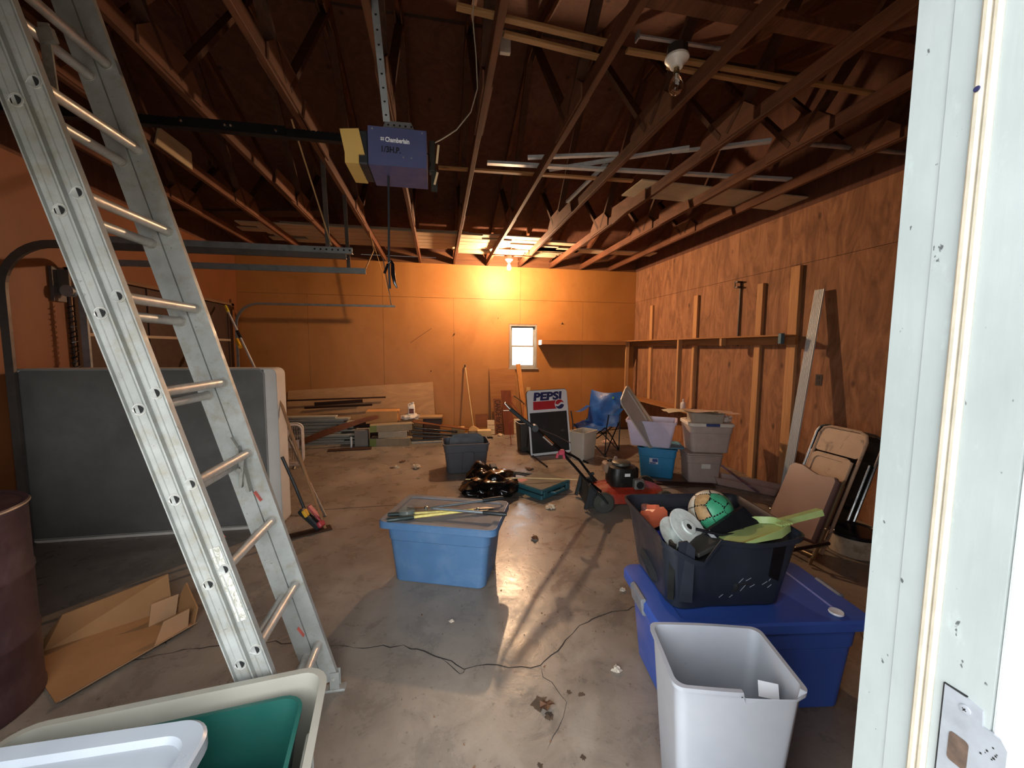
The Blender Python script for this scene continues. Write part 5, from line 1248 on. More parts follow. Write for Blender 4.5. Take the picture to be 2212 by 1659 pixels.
for z in (1.228, 1.278): part('socket', G().box(XR-.009, 3.412, z-.018, XR-.006, 3.448, z+.018, .002), plain('socket_black', '#151312', .4), t)

# ---- folded chairs stacked against the wall
def chair_frame(base, top, side):
    base, top, side = Vector(base), Vector(top), Vector(side).normalized(); up = (top-base).normalized(); side = (side-up*side.dot(up)).normalized(); n = side.cross(up)
    if n.x > 0: side = -side; n = side.cross(up)
    m = Matrix((side, up, n)).transposed().to_4x4(); m.translation = base; return m, (top-base).length
M_vin = plain('brown_vinyl', '#806762', .38, var=.07, dirt=.12, scale=3, dcol=hx('#a58a80')); M_gold = plain('gold_tube', '#8f7f62', .35, .7, dirt=.3, scale=30)
t = T('padded_folding_chair', 'folded chair with brown vinyl pads and gold legs, front of the stack by the wall', 'chair', (2.62, 2.55, 0), 0, None, True)
m, L = chair_frame((2.60, 2.54, 0), (2.93, 2.60, .625), (.03, 1, 0))
def C(): g = G(); g.m = m; return g
pad = lambda w, h0, h1, dip: [(-w, h0), (w, h0), (w, h1-.03), (w-.03, h1), (w*.45, h1-.004), (w*.1, h1-.01-dip*.4), (-w*.25, h1-dip), (-w*.6, h1-dip), (-w+.02, h1-dip*.9), (-w, h1-dip-.02)]
sgn = 1 if (m @ Vector((1, 0, 0)) - m @ Vector((0, 0, 0))).y > 0 else -1
pp = [(x*sgn, y) for x, y in pad(.205, .16, L, .055)]
g = C(); g.loft([[(x*.96, y, .012) for x, y in pp], [(x, y, .02) for x, y in pp], [(x, y, .045) for x, y in pp], [(x*.97, y-.006 if y > .3 else y+.006, .055) for x, y in pp]]); part('seat_pad', g, M_vin, t)
pp2 = [(x*1.0, y) for x, y in [(q[0]*1.03, q[1]-.01) for q in pp]]
g = C(); g.loft([[(x, y, -.03) for x, y in pp2], [(x, y, .004) for x, y in pp2]]); part('back_pad', g, plain('dark_vinyl', '#6e4a42', .45), t)
for s in (-1, 1):
    part('leg', C().tube([(s*.205, -.0, -.005), (s*.212, .3, -.005), (s*.205, L-.09, -.005)], .011, 8), M_gold, t)
    part('leg', C().tube([(s*.235, .05, .02), (s*.228, .3, .015), (s*.222, L-.05, .01)], .011, 8), M_gold, t)
    g = C(); g.m = m @ frame_m((s*.24, .28, .018), (0, 1, 0), (0, 0, 1), (1, 0, 0)); g.lathe([(.012, -.006), (.012, .006)], 12); part('rivet', g, plain('rivet', '#c8c0b0', .2, .9), t)
part('stretcher', C().tube([(-.225, .07, .02), (.225, .07, .02)], .009, 8), M_gold, t)
M_cream = NT('rusty_cream'); v = M_cream.map((1, 1, 1))
c = M_cream.ramp(M_cream.noise(v, 4, 5), [(.3, hx('#a98d74')), (.7, hx('#bda287'))]); c = M_cream.mix(M_cream.ramp(M_cream.noise(v, 7, 9, .75, .8), [(.54, (0, 0, 0)), (.66, (.85,)*3)]), c, hx('#51453a'))
M_cream.set(col=c, rough=.5); M_cream = M_cream.m
def metal_chair(label, base, top, side, mt, mf, w_=.20, extra=False):
    t = T('metal_folding_chair', label, 'chair', base, 0, 'folded metal chairs', True)
    m, L = chair_frame(base, top, side)
    def C(): g = G(); g.m = m; return g
    loop = [(-w_, 0.0, 0), (-w_, L-.07, 0), (-w_+.02, L-.02, 0), (-w_+.07, L, 0), (w_-.07, L, 0), (w_-.02, L-.02, 0), (w_, L-.07, 0), (w_, 0.0, 0)]
    part('front_frame', C().tube(loop, .012, 8), mf, t)
    part('back_panel', C().loft([[(p[0], p[1], z) for p in rr(2*w_-.02, .20, .03, 0, 4, 0, L-.115)] for z in (-.003, .003)]), mt, t)
    sp = [(p[0], p[1]) for p in rr(2*w_-.05, .40, .05, 0, 4, 0, L-.43+.0)]
    si = [(p[0], p[1]) for p in rr(2*w_-.11, .33, .04, 0, 4, 0, L-.43)]
    g = C(); g.loft([[(x, y, .016) for x, y in sp], [(x, y, .030) for x, y in sp], [(x, y, .030) for x, y in si], [(x, y, .024) for x, y in si]]); part('seat', g, mt, t)
    if extra: part('wide_panel', C().loft([[(p[0], p[1], z) for p in rr(2*w_-.03, L-.14, .05, 0, 4, 0, L/2+.02)] for z in (-.012, -.004)]), mt, t)
    loop2 = [(-w_+.03, .03, .02), (-w_+.03, L-.25, .02)]; part('rear_leg', C().tube(loop2, .011, 8), mf, t); part('rear_leg', C().tube([(w_-.03, .03, .02), (w_-.03, L-.25, .02)], .011, 8), mf, t)
    part('stretcher', C().tube([(-w_, .10, 0), (w_, .10, 0)], .009, 8), mf, t)
    return t
metal_chair('cream metal folding chair streaked with rust, folded behind the brown padded one', (2.86, 2.66, 0), (3.22, 2.66, .92), (0, 1, 0), M_cream, M_cream, .19)
metal_chair('glossy black metal folding chair, folded, rearmost of the stack', (3.20, 2.86, 0), (3.52, 2.86, .86), (-.25, 1, 0), plain('gloss_black', '#1b1b1c', .2, .2, dirt=.25, scale=5, dcol=hx('#4d4845')), plain('dark_chrome', '#6a6a6a', .25, .8), .25, True)
single('pink_pad_offcut', 'small pinkish pad lying by the folded chair feet', 'pad', G().at((2.36, 2.30, 0), (0, 0, R(30))).box(-.09, -.07, 0, .09, .07, .05, .02), plain('pinkish_vinyl', '#b08a80', .5))
# ---- tub
t = T('round_tub', 'low round cream tub with a glossy black lid at the right', 'tub', (3.15, 2.47, 0))
M_tub = NT('dirty_cream_tub'); v = M_tub.map(); M_tub.set(col=M_tub.mix(M_tub.ramp(M_tub.noise(v, 9, 6, .7), [(.45, (0, 0, 0)), (.6, (.8,)*3)]), hx('#b3a896'), hx('#8a7557')), rough=.6); M_tub = M_tub.m
part('tub_body', G().lathe([(.148, 0), (.155, .006), (.162, .15), (.150, .15)], 40), M_tub, t)
part('lid', G().lathe([(.160, .150), (.172, .150), (.174, .172), (.168, .180), (.158, .180), (.152, .172), (.01, .173)], 40), plain('gloss_lid', '#14161c', .18), t)

# ================================================================== TOTES BY THE SHELVES
t = T('teal_tote', 'teal tote with a paper label standing under the lavender tub', 'storage tote', (2.665, 4.50, 0), -31)
M_tl = plain('teal_blue_plastic', '#2a7fae', .4, var=.06)
tote(t, (.43, .34), .365, M_tl, .86, .035, rim=.010)
part('corner_stack', G().box(.045, -.172, .02, .052, -.150, .30), M_tl, t)
g = G(); g.m = frame_m((-.03, -.1595, .20), (1, 0, 0), (0, -.07, 1), (0, -1, -.07)); g.box(-.055, -.03, 0, .045, .04, .0015); lb_ = part('paper_label', g, plain('label_white', '#d0d4e0', .6), t, ang=0)
g = G(); g.m = frame_m((-.03, -.1612, .20), (1, 0, 0), (0, -.07, 1), (0, -1, -.07)); g.box(-.02, -.005, 0, .040, .035, .001).box(-.05, -.026, 0, .02, -.012, .001); part('label_print', g, plain('label_blue', '#2e4a8e', .6), lb_, ang=0)
t = T('loose_lid', 'teal tote lid lying askew under the lavender tub', 'tote lid', (2.72, 4.50, .367), -20)
g = G(); g.loft([rr(.46, .37, .04, 0, 4), rr(.47, .38, .045, .004, 4), rr(.47, .38, .045, .016, 4), rr(.42, .33, .03, .018, 4), rr(.41, .32, .03, .012, 4)]); part('lid_shell', g, plain('dusty_teal', '#4e86a0', .55, var=.1, dirt=.3, scale=5, dcol=hx('#8d9196')), t)
t = T('lavender_tub', 'open translucent lavender tub with loose lids stuck in it, on the teal tote', 'storage tote', (2.575, 4.50, .386), -33)
M_lav2 = clear_plastic('lavender_plastic', '#dcd8ec', .92)
tote(t, (.56, .40), .315, M_lav2, .80, .03, rim=.012, step=False, rimh=.03)
M_gl = plain('pale_grey_lid', '#b5b1a8', .5, var=.06, dirt=.25, scale=8); M_gl2 = plain('cream_lid', '#cfc6ae', .5)
def loose_lid(label, p0, p1, wd, mt):
    p0, p1 = Vector(p0), Vector(p1); up = (p1-p0).normalized(); L = (p1-p0).length; sd = Vector((.80, .60, 0)); sd = (sd-up*sd.dot(up)).normalized(); n = sd.cross(up)
    m = Matrix((sd, up, n)).transposed().to_4x4(); m.translation = (p0+p1)/2
    g = G(); g.m = m; g.loft([rr(wd, L, .06, -.008, 5), rr(wd+.01, L+.01, .06, -.006, 5), rr(wd+.01, L+.01, .06, .010, 5), rr(wd-.04, L-.04, .05, .010, 5), rr(wd-.06, L-.06, .04, .002, 5)])
    return single('loose_lid', label, 'tote lid', g, mt)
loose_lid('grey lid slanting out of the lavender tub, front one of two', (2.56, 4.42, .44), (2.08, 4.28, 1.04), .28, M_gl)
loose_lid('cream-edged lid slanting out of the lavender tub, rear one of two', (2.66, 4.50, .44), (2.14, 4.37, 1.05), .28, M_gl2)
t = T('frosted_tote', 'frosted tote with paper label, bottom of the clear stack', 'storage tote', (3.07, 4.23, 0), -17)
M_fr = clear_plastic('smoky_clear', '#d2c1b8', .92); M_fr2 = clear_plastic('smoky_clear_light', '#ddcec5', .92)
tote(t, (.38, .33), .335, M_fr, .90, .035, rim=.008)
g = G(); g.m = frame_m((.01, -.162, .205), (1, 0, 0), (0, -.05, 1), (0, -1, -.05)); g.box(-.05, -.025, 0, .05, .03, .0015); part('paper_label', g, plain('label_cream', '#ddd8cc', .6), t, ang=0)
part('lid', G().loft([rr(.39, .34, .04, .336, 4), rr(.40, .35, .04, .340, 4), rr(.40, .35, .04, .352, 4), rr(.35, .30, .03, .352, 4)]), M_fr2, t)
t = T('frosted_tote', 'larger frosted tote with white lid and blue latch, middle of the clear stack', 'storage tote', (3.15, 4.26, .354), -17)
tote(t, (.48, .38), .33, M_fr2, .86, .045, rim=.006)
part('lid', G().loft([rr(.49, .39, .05, .318, 5), rr(.51, .42, .055, .316, 5), rr(.51, .42, .055, .345, 5), rr(.495, .405, .05, .352, 5), rr(.42, .32, .04, .352, 5), rr(.40, .30, .035, .342, 5)]), plain('cream_white_lid', '#e0d8c9', .5, dirt=.2), t)
part('latch', G().box(-.075, -.222, .318, .075, -.205, .352, .005), plain('latch_blue', '#3a4a7c', .4), t, 'dark blue latch')
t = T('small_clear_box', 'small clear box on the white lid, topmost of the clear stack', 'storage box', (3.10, 4.22, .698), -17)
tote(t, (.38, .22), .125, clear_plastic('greyish_clear', '#cdc4b6', .8), .92, .03, rim=.006, step=False, rimh=.01)
t = T('folded_sheet', 'white folded plastic sheets lying over the small clear box', 'plastic sheet', (3.0, 4.18, .826), -12)
g = G().grid(lambda u, v: ((u-.5)*.62-.10, (v-.5)*.26, .004+.02*noise.noise(Vector((u*3, v*2, 3)))+.012*math.sin(u*5)), 16, 6); sh = g
part('sheet', g, M_gl2, t); g = G().grid(lambda u, v: ((u-.5)*.62+.10, (v-.5)*.22-.02, -.0+.02*noise.noise(Vector((u*3, v*2, 9)))+.03*(1-u)), 16, 6); part('sheet', g, plain('sheet_pink', '#c2ab9d', .6), t)
g = blob(41, .08, .06, .05, .6, 3, 20); g.v = [v+Vector((3.31, 4.14, .735)) for v in g.v]; single('crumpled_wrap', 'crumpled clear wrap beside the small clear box', 'plastic wrap', g, plain('wrap', '#c9bcb2', .3))
t = T('clear_tray', 'long shallow clear plastic tray lying on the floor before the right wall', 'tray', (3.40, 3.86, 0), -52)
tote(t, (.64, .22), .09, clear_plastic('pinkish_clear', '#d4bbb2', .75), .9, .03, rim=.008, step=False, rimh=.01)
single('purple_strip', 'thin purple strip lying across the clear tray', 'strip', G().beam((3.50, 4.42, .10), (3.20, 3.48, .105), .03, .008), plain('purple_strip', '#4b4a78', .4))
g = blob(43, .10, .07, .07, .5, 2.5, 20); g.v = [v+Vector((2.30, 4.75, .035)) for v in g.v]; single('dark_glove', 'dark crumpled glove on the floor left of the teal tote', 'glove', g, plain('dark_glove', '#221d1b', .8))
single('floor_plank', 'flat brown plank on the floor in front of the teal tote', 'board', G().at((2.72, 4.10, 0), (0, 0, R(-18))).box(-.30, -.05, 0, .38, .05, .02, .003), M_dkb)
t = T('caster_glass', 'small clear caster cup on the floor left of the engine', 'cup', (2.36, 5.02, 0)); part('cup_body', G().lathe([(.022, 0), (.03, .05), (.025, .09), (.018, .10)], 14), clear_plastic('cup_clear', '#d8d4dc', .4, .1), t); part('foot', G().lathe([(.05, 0), (.05, .012), (.02, .02)], 14), M_grip, t)

# ================================================================== BIG BLUE TOTE AND THE BROKEN BLACK TOTE ON IT
t = T('royal_blue_tote', 'large royal blue lidded tote under the broken black tote', 'storage tote', (1.357, 1.576, 0), -7.5)
M_rb = plain('royal_blue_plastic', '#3352a2', .42, var=.05, scale=4, dirt=.08, dcol=hx('#5a72bd'))
tote(t, (.86, .42), .415, M_rb, .90, .05, rim=.008)
l_ = part('lid', G().loft([rr(.90, .46, .05, .392, 6), rr(.925, .485, .055, .390, 6), rr(.925, .485, .055, .425, 6), rr(.91, .47, .05, .434, 6), rr(.86, .42, .045, .436, 6), rr(.70, .41, .03, .436, 6), rr(.69, .40, .03, .430, 6)]), M_rb, t)
for s in (-1, 1): part('latch', G().at((s*.455, .0, .405), (0, R(s*10), 0)).box(-.016, -.075, -.045, .014, .075, .036, .008), plain('grey_latch', '#6d7178', .45, dirt=.3, scale=20), t, 'grey plastic latch')
single('bottle_cap', 'white disc lying on the near right corner of the blue lid', 'disc', G().lathe([(.026, 0), (.028, .004), (.026, .010), (.02, .008)], 24, (1.655, 1.345, .437)), plain('white_cap', '#d4d8e0', .4))
single('black_rod', 'black metal rod lying on the back of the blue lid, poking out to the right', 'rod', G().tube([(1.72, 1.80, .449), (2.18, 1.845, .455)], .011, 10), plain('glossy_rod', '#2a2226', .2, .5))

t = T('black_tote', 'broken black tote full of odds and ends on the blue lid', 'storage tote', (1.245, 1.665, .437), -7)
M_bt = plain('black_plastic', '#1f242e', .42, var=.15, scale=5, dirt=.15, dcol=hx('#3b4150'), spec=.5)
W_, D_, H_ = .60, .50, .335
def bt(z, e=0, r=.055, k=8):
    f = .83+.17*z/H_; o = []
    base = rr(W_*f+2*e, D_*f+2*e, r, z, k)
    # extra points along the straight sides so that the rim can sag and break
    n = len(base)
    for i, p in enumerate(base):
        q = base[(i+1) % n]; o.append(Vector(p))
        if (Vector(q)-Vector(p)).length > .1:
            for j in range(1, 14): o.append(Vector(p).lerp(Vector(q), j/14))
    return o
def damage(loop, top):
    # the front left corner is torn: lip gone, wall sagging
    for p in loop:
        if p.y < -.18 and -.31 < p.x < -.08:
            k = (p.x+.31)/.23
            p.z -= top*(.015+.075*max(0, min(1, k*1.6)) if k < .85 else .045)
            p.y -= .012*math.sin(PI*min(1, max(0, k)))
        elif p.y < -.18 and p.x >= -.08: p.z -= top*.022*math.sin(PI*min(1, (p.x+.08)/.36))
    return loop
def bl(z, e=0, top=0): return damage(bt(z, e), top)
lp = [bl(0, -.01), bl(.012), bl(.12), bl(.20, 0, .3), bl(H_-.05, 0, 1), bl(H_-.022, 0, 1), bl(H_-.022, .014, 1), bl(H_, .014, 1), bl(H_, .008, 1), bl(H_-.02, -.004, 1), bl(.20, -.004, .3), bl(.014, -.004), bl(.008, -.012)]
part('body', G().loft(lp), M_bt, t)
part('tape_strip', G().loft([[(.165, -.2345, .15), (.205, -.2345, .13), (.205, -.228, .13), (.165, -.228, .15)], [(.165, -.2495, .30), (.22, -.2500, .305), (.22, -.240, .305), (.165, -.240, .30)]]), plain('black_tape', '#0b0c10', .3), t)
g = G(); g.m = Matrix.Translation((-.262, -.222, .0)); g.prism([(-.012, -.004), (.010, -.014), (.020, .0), (-.004, .012)], .06, .300); part('crack_gap', g, M_black, t, ang=0)
g = G().loft([[(-.245, -.262, .07), (-.19, -.272, .07), (-.185, -.268, .30), (-.215, -.262, .33), (-.255, -.262, .325)], [(-.24, -.254, .07), (-.19, -.264, .07), (-.185, -.260, .30), (-.215, -.254, .33), (-.25, -.254, .325)]]); part('torn_wall', g, M_bt, t)
g = G(); g.tube([(-.09, .236, .24), (-.08, .226, .262), (0, .222, .268), (.08, .226, .262), (.09, .236, .24)], .008, 8); part('handle_ridge', g, M_bt, t)
g = G(); rnd = random.Random(2)
for i in range(9):
    x, z = rnd.uniform(-.05, .18), rnd.uniform(.05, .13); y = -.25*(.83+.17*z/H_)-.0018
    g.beam((x, y, z), (x+rnd.uniform(.005, .03), y-.002, z+rnd.uniform(.01, .03)), .002, .001, up=(0, 1, 0))
part('scuffs', g, plain('scuff_grey', '#8b8f9a', .7), t, kind='stuff')
BT = Matrix.Translation((1.245, 1.665, .437)) @ Matrix.Rotation(R(-7), 4, 'Z')
def inb(*p): return BT @ Vector(p)
# filler clothes so that things rest on something
g = blob(50, .27, .22, .14, .25, 2, 30); g.v = [BT @ (v+Vector((0, 0, .10))) for v in g.v]; single('dark_cloths', 'dark cloths filling the bottom of the broken black tote', 'cloth', g, plain('dark_cloth2', '#16171a', .9))
# ball with coloured panels
t = T('ball', 'white and green panelled ball with black seams in the broken black tote', 'ball', inb(.075, .075, .205))
c0 = Vector((0, 0, .105)); Rb = .105
M_bw = plain('ball_white', '#cfcdbd', .4, dirt=.3, scale=25, dcol=hx('#8a7d62')); M_bg = plain('ball_green', '#3f9a72', .4, dirt=.15, scale=25); M_bs = plain('ball_tan', '#a9865a', .6, var=.4, scale=30)
bm = bmesh.new(); bmesh.ops.create_icosphere(bm, subdivisions=1, radius=1.0)
ico = [v.co.normalized() for v in bm.verts if True]; bm.free()
bm = bmesh.new(); bmesh.ops.create_icosphere(bm, subdivisions=2, radius=1.0); cents = [f.calc_center_median().normalized() for f in bm.faces]; bm.free()
seeds = []
for k_ in range(32):
    z_ = 1-2*(k_+.5)/32; a_ = k_*2.39996; q_ = math.sqrt(1-z_*z_); seeds.append(Vector((q_*math.cos(a_), q_*math.sin(a_), z_)))
bm = bmesh.new(); bmesh.ops.create_icosphere(bm, subdivisions=5, radius=1.0)
groups = {}
for f in bm.faces:
    d = f.calc_center_median().normalized(); ds = sorted((s-d).length for s in seeds); i = min(range(32), key=lambda i: (seeds[i]-d).length)
    key = 'seam' if ds[1]-ds[0] < .035 else i
    groups.setdefault(key, []).append([v.co.copy() for v in f.verts])
bm.free()
for key, fs in groups.items():
    g = G(); kk_ = .985 if key == 'seam' else 1.0
    for f in fs: g.add([c0+v.normalized()*Rb*kk_ for v in f], [(0, 1, 2)])
    if key == 'seam': part('seam', g, M_black, t, ang=60)
    else:
        s = seeds[key]; mt = M_bg if s.dot(Vector((.12, -.93, .25))) > .50 else (M_bs if s.dot(Vector((-.72, -.45, .52))) > .72 else M_bw)
        part('panel', g, mt, t, None, ang=60)
# cable spool
t = T('cable_spool', 'white cable spool leaning in the broken black tote', 'spool', inb(-.115, -.065, .225))
A_ = Vector((.28, -.60, .75)).normalized(); B_ = A_.cross(Vector((0, 0, 1))).normalized(); C_ = B_.cross(A_)
ms_ = frame_m((0, 0, .07), B_, A_.cross(B_) if False else C_, A_) ; 
M_sp = plain('spool_white', '#e2e9e4', .4, dirt=.25, scale=30, dcol=hx('#70736c'))
def S(): g = G(); g.m = frame_m((0, 0, .07), B_, A_.cross(B_), A_); return g
part('flange', S().loft([[(r*math.cos(2*PI*j/40), r*math.sin(2*PI*j/40), z) for j in range(40)] for r, z in ((.095, .0), (.095, .006), (.036, .0065), (.033, .013), (.014, .013), (.014, -.03), (.012, -.03))], True, True), M_sp, t)
part('core', S().lathe([(.045, -.07), (.045, 0)], 24), M_sp, t); part('flange', S().lathe([(.095, -.076), (.095, -.070)], 40), M_sp, t)
part('hub_hole', S().lathe([(.0135, .0), (.0135, .0132)], 20), M_black, t)
# orange clip
t = T('orange_clip', 'orange toothed plastic piece in the back left of the broken black tote', 'plastic clip', inb(-.20, .085, .235), 20)
M_or = plain('orange_plastic', '#d2694a', .4)
g = G(); g.m = Matrix.Rotation(R(70), 4, 'X'); g.prism([(-.06, 0), (.06, .01), (.075, .06), (.055, .085), (.03, .08), (.025, .10), (.005, .105), (-.002, .085), (-.03, .075), (-.045, .085), (-.06, .065)], -.03, .03); part('clip_body', g, M_or, t); part('rib', G().box(-.04, -.06, .035, .03, -.052, .045), M_or, t)
single('blue_cloth', 'bright blue cloth under the orange clip', 'cloth', (lambda g: (setattr(g, 'v', [BT @ (v+Vector((-.20, .03, .205))) for v in g.v]), g)[1])(blob(52, .06, .05, .03, .4, 3, 18)), plain('bright_blue', '#2a35a0', .6))
# black carrying case with clasps
t = T('black_case', 'black plastic case with two clasps wedged in the broken black tote', 'tool case', inb(.095, -.05, .245), 18)
q = Matrix.Rotation(R(-14), 4, 'Y') @ Matrix.Rotation(R(38), 4, 'X')
M_bc = plain('case_black', '#191b20', .3)
def K(): g = G(); g.m = q; return g
part('case_body', K().box(-.14, -.05, 0, .14, .07, .075, .012), M_bc, t)
for x in (-.045, .05):
    part('clasp', K().box(x-.028, -.062, .018, x+.028, -.048, .06, .004), M_bc, t); part('clasp', K().box(x+.03, -.064, .01, x+.036, -.048, .066, .001), plain('clasp_shine', '#7d828e', .15), t)  # the thin pale strip paints a shine beside each clasp
# green dustpan
t = T('dustpan', 'lime green dustpan with its handle sticking out of the broken black tote', 'dustpan', inb(.19, -.15, .312), -3)
M_lime = plain('lime_plastic', '#a3b976', .42, var=.06, dirt=.12, scale=14, dcol=hx('#6f7f48'))
q = Matrix.Rotation(R(-8), 4, 'Y') @ Matrix.Rotation(R(-10), 4, 'X')
pan = [(-.20, -.10), (-.20, .09), (-.04, .11), (.04, .10), (.085, .06), (.10, .02), (.10, -.02), (.085, -.06), (.0, -.11)]
g = G(); g.m = q; g.loft([[(x*.98, y*.95, 0) for x, y in pan], [(x, y, .035 if x > -.1 else .004) for x, y in pan], [(x*.97, y*.95, .036 if x > -.1 else .005) for x, y in pan], [(x*.90, y*.82, .008) for x, y in pan]], True, True); part('pan', g, M_lime, t)
g = G(); g.m = q; g.loft([[(.085, -.024, .012), (.085, .024, .012), (.085, .020, .036), (.085, -.020, .036)], [(.15, -.020, .016), (.15, .020, .016), (.15, .016, .040), (.15, -.016, .040)], [(.285, -.022, .022), (.285, .022, .022), (.285, .017, .048), (.285, -.017, .048)]]); part('handle', g, M_lime, t)
g = G(); g.m = q
for i in range(5): g.box(.03+.012*i, -.075, .034, .036+.012*i, -.04, .042)
part('grip_rib', g, M_lime, t, kind='stuff')
g = G(); g.m = q; g.loft([[(.2855, -.017, .026), (.2855, .017, .026), (.2855, .013, .044), (.2855, -.013, .044)], [(.2862, -.017, .026), (.2862, .017, .026), (.2862, .013, .044), (.2862, -.013, .044)]]); part('handle_hole', g, plain('dark_green', '#3e4d22', .7), t, ang=0)
single('flat_case', 'flat dark grey panel lying under the dustpan in the black tote', 'panel', (lambda g: g)(G().at(tuple(inb(-.02, -.13, .26)), (R(-4), R(-8), R(15))).box(-.16, -.05, 0, .16, .06, .02, .004)), plain('dark_grey_panel', '#3a3936', .6))
single('black_rod', 'thin black arm lying across the spool in the black tote', 'rod', G().tube([inb(-.10, -.11, .31), inb(.0, -.14, .295), inb(.10, -.13, .29)], .007, 8), M_bc)
single('black_fin', 'black curved fin standing behind the case in the black tote', 'fin', G().loft([[inb(.14, .08, .2), inb(.26, .06, .2), inb(.245, .07, .27), inb(.20, .085, .33), inb(.15, .095, .36)], [inb(.14, .095, .2), inb(.26, .075, .2), inb(.245, .08, .27), inb(.20, .092, .33), inb(.15, .10, .36)]]), plain('fin_black', '#2a2b2e', .35))
single('pink_tube', 'pinkish translucent tube in the back left corner of the black tote', 'tube', G().tube([inb(-.215, .17, .16), inb(-.215, .165, .31)], .028, 12), plain('pinkish_tube', '#8d5f58', .3))
single('grey_strip', 'grey slat standing against the torn corner of the black tote', 'slat', G().beam(inb(-.20, -.10, .05), inb(-.225, -.15, .27), .04, .012, up=(1, 0, 0)), plain('grey_slat', '#55534e', .7))

# ================================================================== WHITE TRASH CAN IN FRONT
t = T('white_trash_can', 'tall white plastic trash can with a chipped rim in front of the blue tote', 'trash can', (.862, 1.045, 0), -14)
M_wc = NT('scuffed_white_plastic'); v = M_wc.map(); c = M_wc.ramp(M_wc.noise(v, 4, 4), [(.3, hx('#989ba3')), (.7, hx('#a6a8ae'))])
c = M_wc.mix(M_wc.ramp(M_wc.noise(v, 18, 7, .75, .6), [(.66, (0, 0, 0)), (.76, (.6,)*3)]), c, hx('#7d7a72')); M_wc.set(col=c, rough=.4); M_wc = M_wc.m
def wc(z, e=0, cut=0):
    f = .74+.26*z/.60; base = rr(.355*f+2*e, .255*f+2*e, .028, z, 6); o = []; n = len(base)
    for i, p in enumerate(base):
        q_ = base[(i+1) % n]; o.append(Vector(p))
        if (Vector(q_)-Vector(p)).length > .06:
            for j in range(1, 24): o.append(Vector(p).lerp(Vector(q_), j/24))
    for p in o:
        # the long sides bow outwards a little
        if abs(p.y) > .11*f: p.y *= 1+.05*math.cos(PI*p.x/(.36*f))
    if cut:
        for p in o:
            if p.y < -.08 and .0 < p.x < .165:
                p.z -= cut*(.016 if p.x > .045 else .012+.016*math.sin(PI*p.x/.045))
                p.z += cut*.0022*math.sin(p.x*310)
    return o
lp = [wc(0, -.008), wc(.01), wc(.30), wc(.575), wc(.585, .0, 1), wc(.587, .009, .0), wc(.600, .009, .0), wc(.600, -.003, 0), wc(.585, -.004, 0), wc(.30, -.004), wc(.016, -.004), wc(.010, -.012)]
for i in (5, 6, 7, 8):   # the lip is missing along the chipped stretch
    for p, q_ in zip(lp[i], wc(.587 if i in (5,) else .60, 0)):
        if p.y < -.08 and .0 < p.x < .165:
            b_ = wc(.585, 0 if i < 7 else -.004, 1)[lp[i].index(p)]; p.x, p.y, p.z = b_.x, b_.y, b_.z+(.001 if i in (6, 7) else 0)
part('can', G().loft(lp), M_wc, t, ang=40)
g = blob(60, .07, .05, .03, .5, 3, 18); g.v = [v+Vector((.90, 1.03, .10)) for v in g.v]; single('crumpled_wrap', 'crumpled clear wrap inside the white trash can', 'plastic wrap', g, plain('wrap', '#c9bcb2', .3))
single('can_paper', 'white paper scrap clinging inside the chipped rim of the trash can', 'paper', G().at((.945, .945, .555), (R(60), R(10), R(-14))).box(-.03, -.02, 0, .03, .02, .001), plain('white_paper', '#d6d8dc', .7))

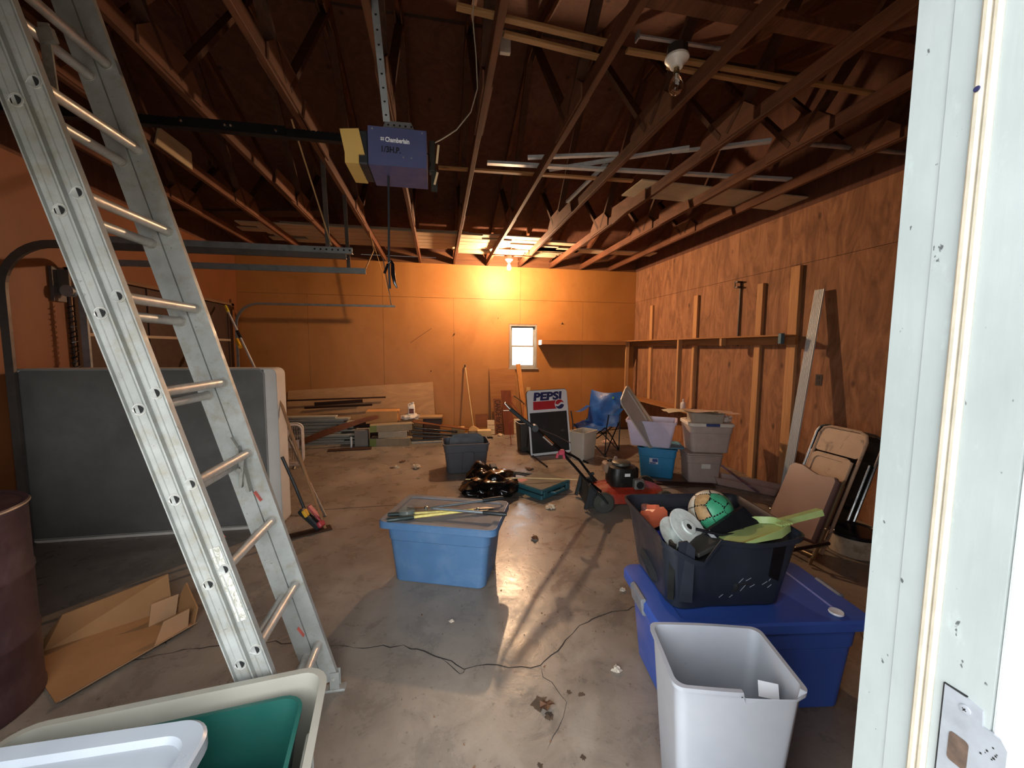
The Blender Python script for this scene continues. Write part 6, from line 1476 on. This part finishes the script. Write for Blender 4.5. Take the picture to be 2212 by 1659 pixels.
# ================================================================== SCRAPS ON THE FLOOR
M_leaf = plain('dry_leaf', '#5a3a22', .85, var=.3, scale=30)
def leaf(x, y, s, seed, label):
    rnd = random.Random(seed); n = 14; r_ = [s*rnd.uniform(.45, 1.1) for _ in range(n)]
    vs = [(x, y, .012)]; fs = []
    for i in range(n): a = 2*PI*i/n; vs.append((x+r_[i]*math.cos(a), y+r_[i]*math.sin(a), .002+.02*rnd.random()))
    for i in range(n): fs.append((0, i+1, (i+1) % n+1))
    vs2 = [(a, b, c+.0012) for a, b, c in vs]; g = G().add(vs, fs).add(vs2, [tuple(reversed(f)) for f in fs])
    return single('dry_leaf', label, 'leaf', g, M_leaf, 'dry leaves on the floor', ang=0)
for i, (x, y, s, l) in enumerate(((.45, 1.565, .035, 'dark dry leaf on the floor in front of the crack, nearest leaf'), (-.30, 5.2, .05, 'clump of dry leaf left of the grey tote'), (-.49, 5.56, .05, 'dry leaf farther back left of the grey tote'),
                                  (.76, 3.07, .045, 'brown leaf on the wet shine right of the blue tote'), (1.145, 4.95, .06, 'dark leaf on the floor left of the sign base'), (-.22, 3.80, .04, 'brown leaf behind the blue tote lid'))): leaf(x, y, s, 70+i, l)
def wad(x, y, s, seed, label, m):
    g = blob(seed, s, s*.8, s*.6, .6, 2.6, 18, True, .4); g.v = [v+Vector((x, y, s*.3)) for v in g.v]; return single('paper_wad', label, 'paper', g, m, 'crumpled bits on the floor')
M_wad = plain('dirty_paper', '#a89a8a', .85, var=.3, scale=60); M_wad2 = plain('clean_paper', '#cfb89c', .85, var=.15, scale=40)
wad(.836, 1.70, .022, 81, 'crumpled grey wad on the floor left of the big blue tote', M_wad); wad(1.07, 3.68, .045, 82, 'pale stone-like wad on the floor before the teal case', M_wad2); wad(.06, 2.19, .014, 83, 'tiny grey wad in the shadow of the blue tote', M_wad)
wad(-.29, 5.24, .05, 84, 'crumpled paper beside the leaves left of the grey tote', M_wad2); wad(-.54, 5.30, .03, 85, 'small pale wad farther left of the grey tote', M_wad2); wad(1.158, 2.30, .018, 86, 'small pale wad left of the black tote', M_wad)
g = G(); rnd = random.Random(9)
for i in range(420):
    y = 1.3+rnd.random()**1.2*4.8; x = rnd.uniform(-.2, 1.5)+(.1*y if rnd.random() < .3 else 0); s = rnd.uniform(.002, .009)
    if rnd.random() < .35: x, y = rnd.gauss(.62, .18), rnd.gauss(2.75, .35)
    vs = [(x+s*rnd.uniform(-1, 1), y+s*rnd.uniform(-1, 1), .001), (x+s*rnd.uniform(.3, 1), y+s*rnd.uniform(-1, .2), .001), (x+s*rnd.uniform(-.5, 1), y+s*rnd.uniform(.3, 1), .001+s*.8)]
    g.add(vs, [(0, 1, 2)])
single('floor_grit', 'scattered grit and leaf crumbs over the middle of the floor', 'debris', g, M_leaf, None, 'stuff', ang=0)
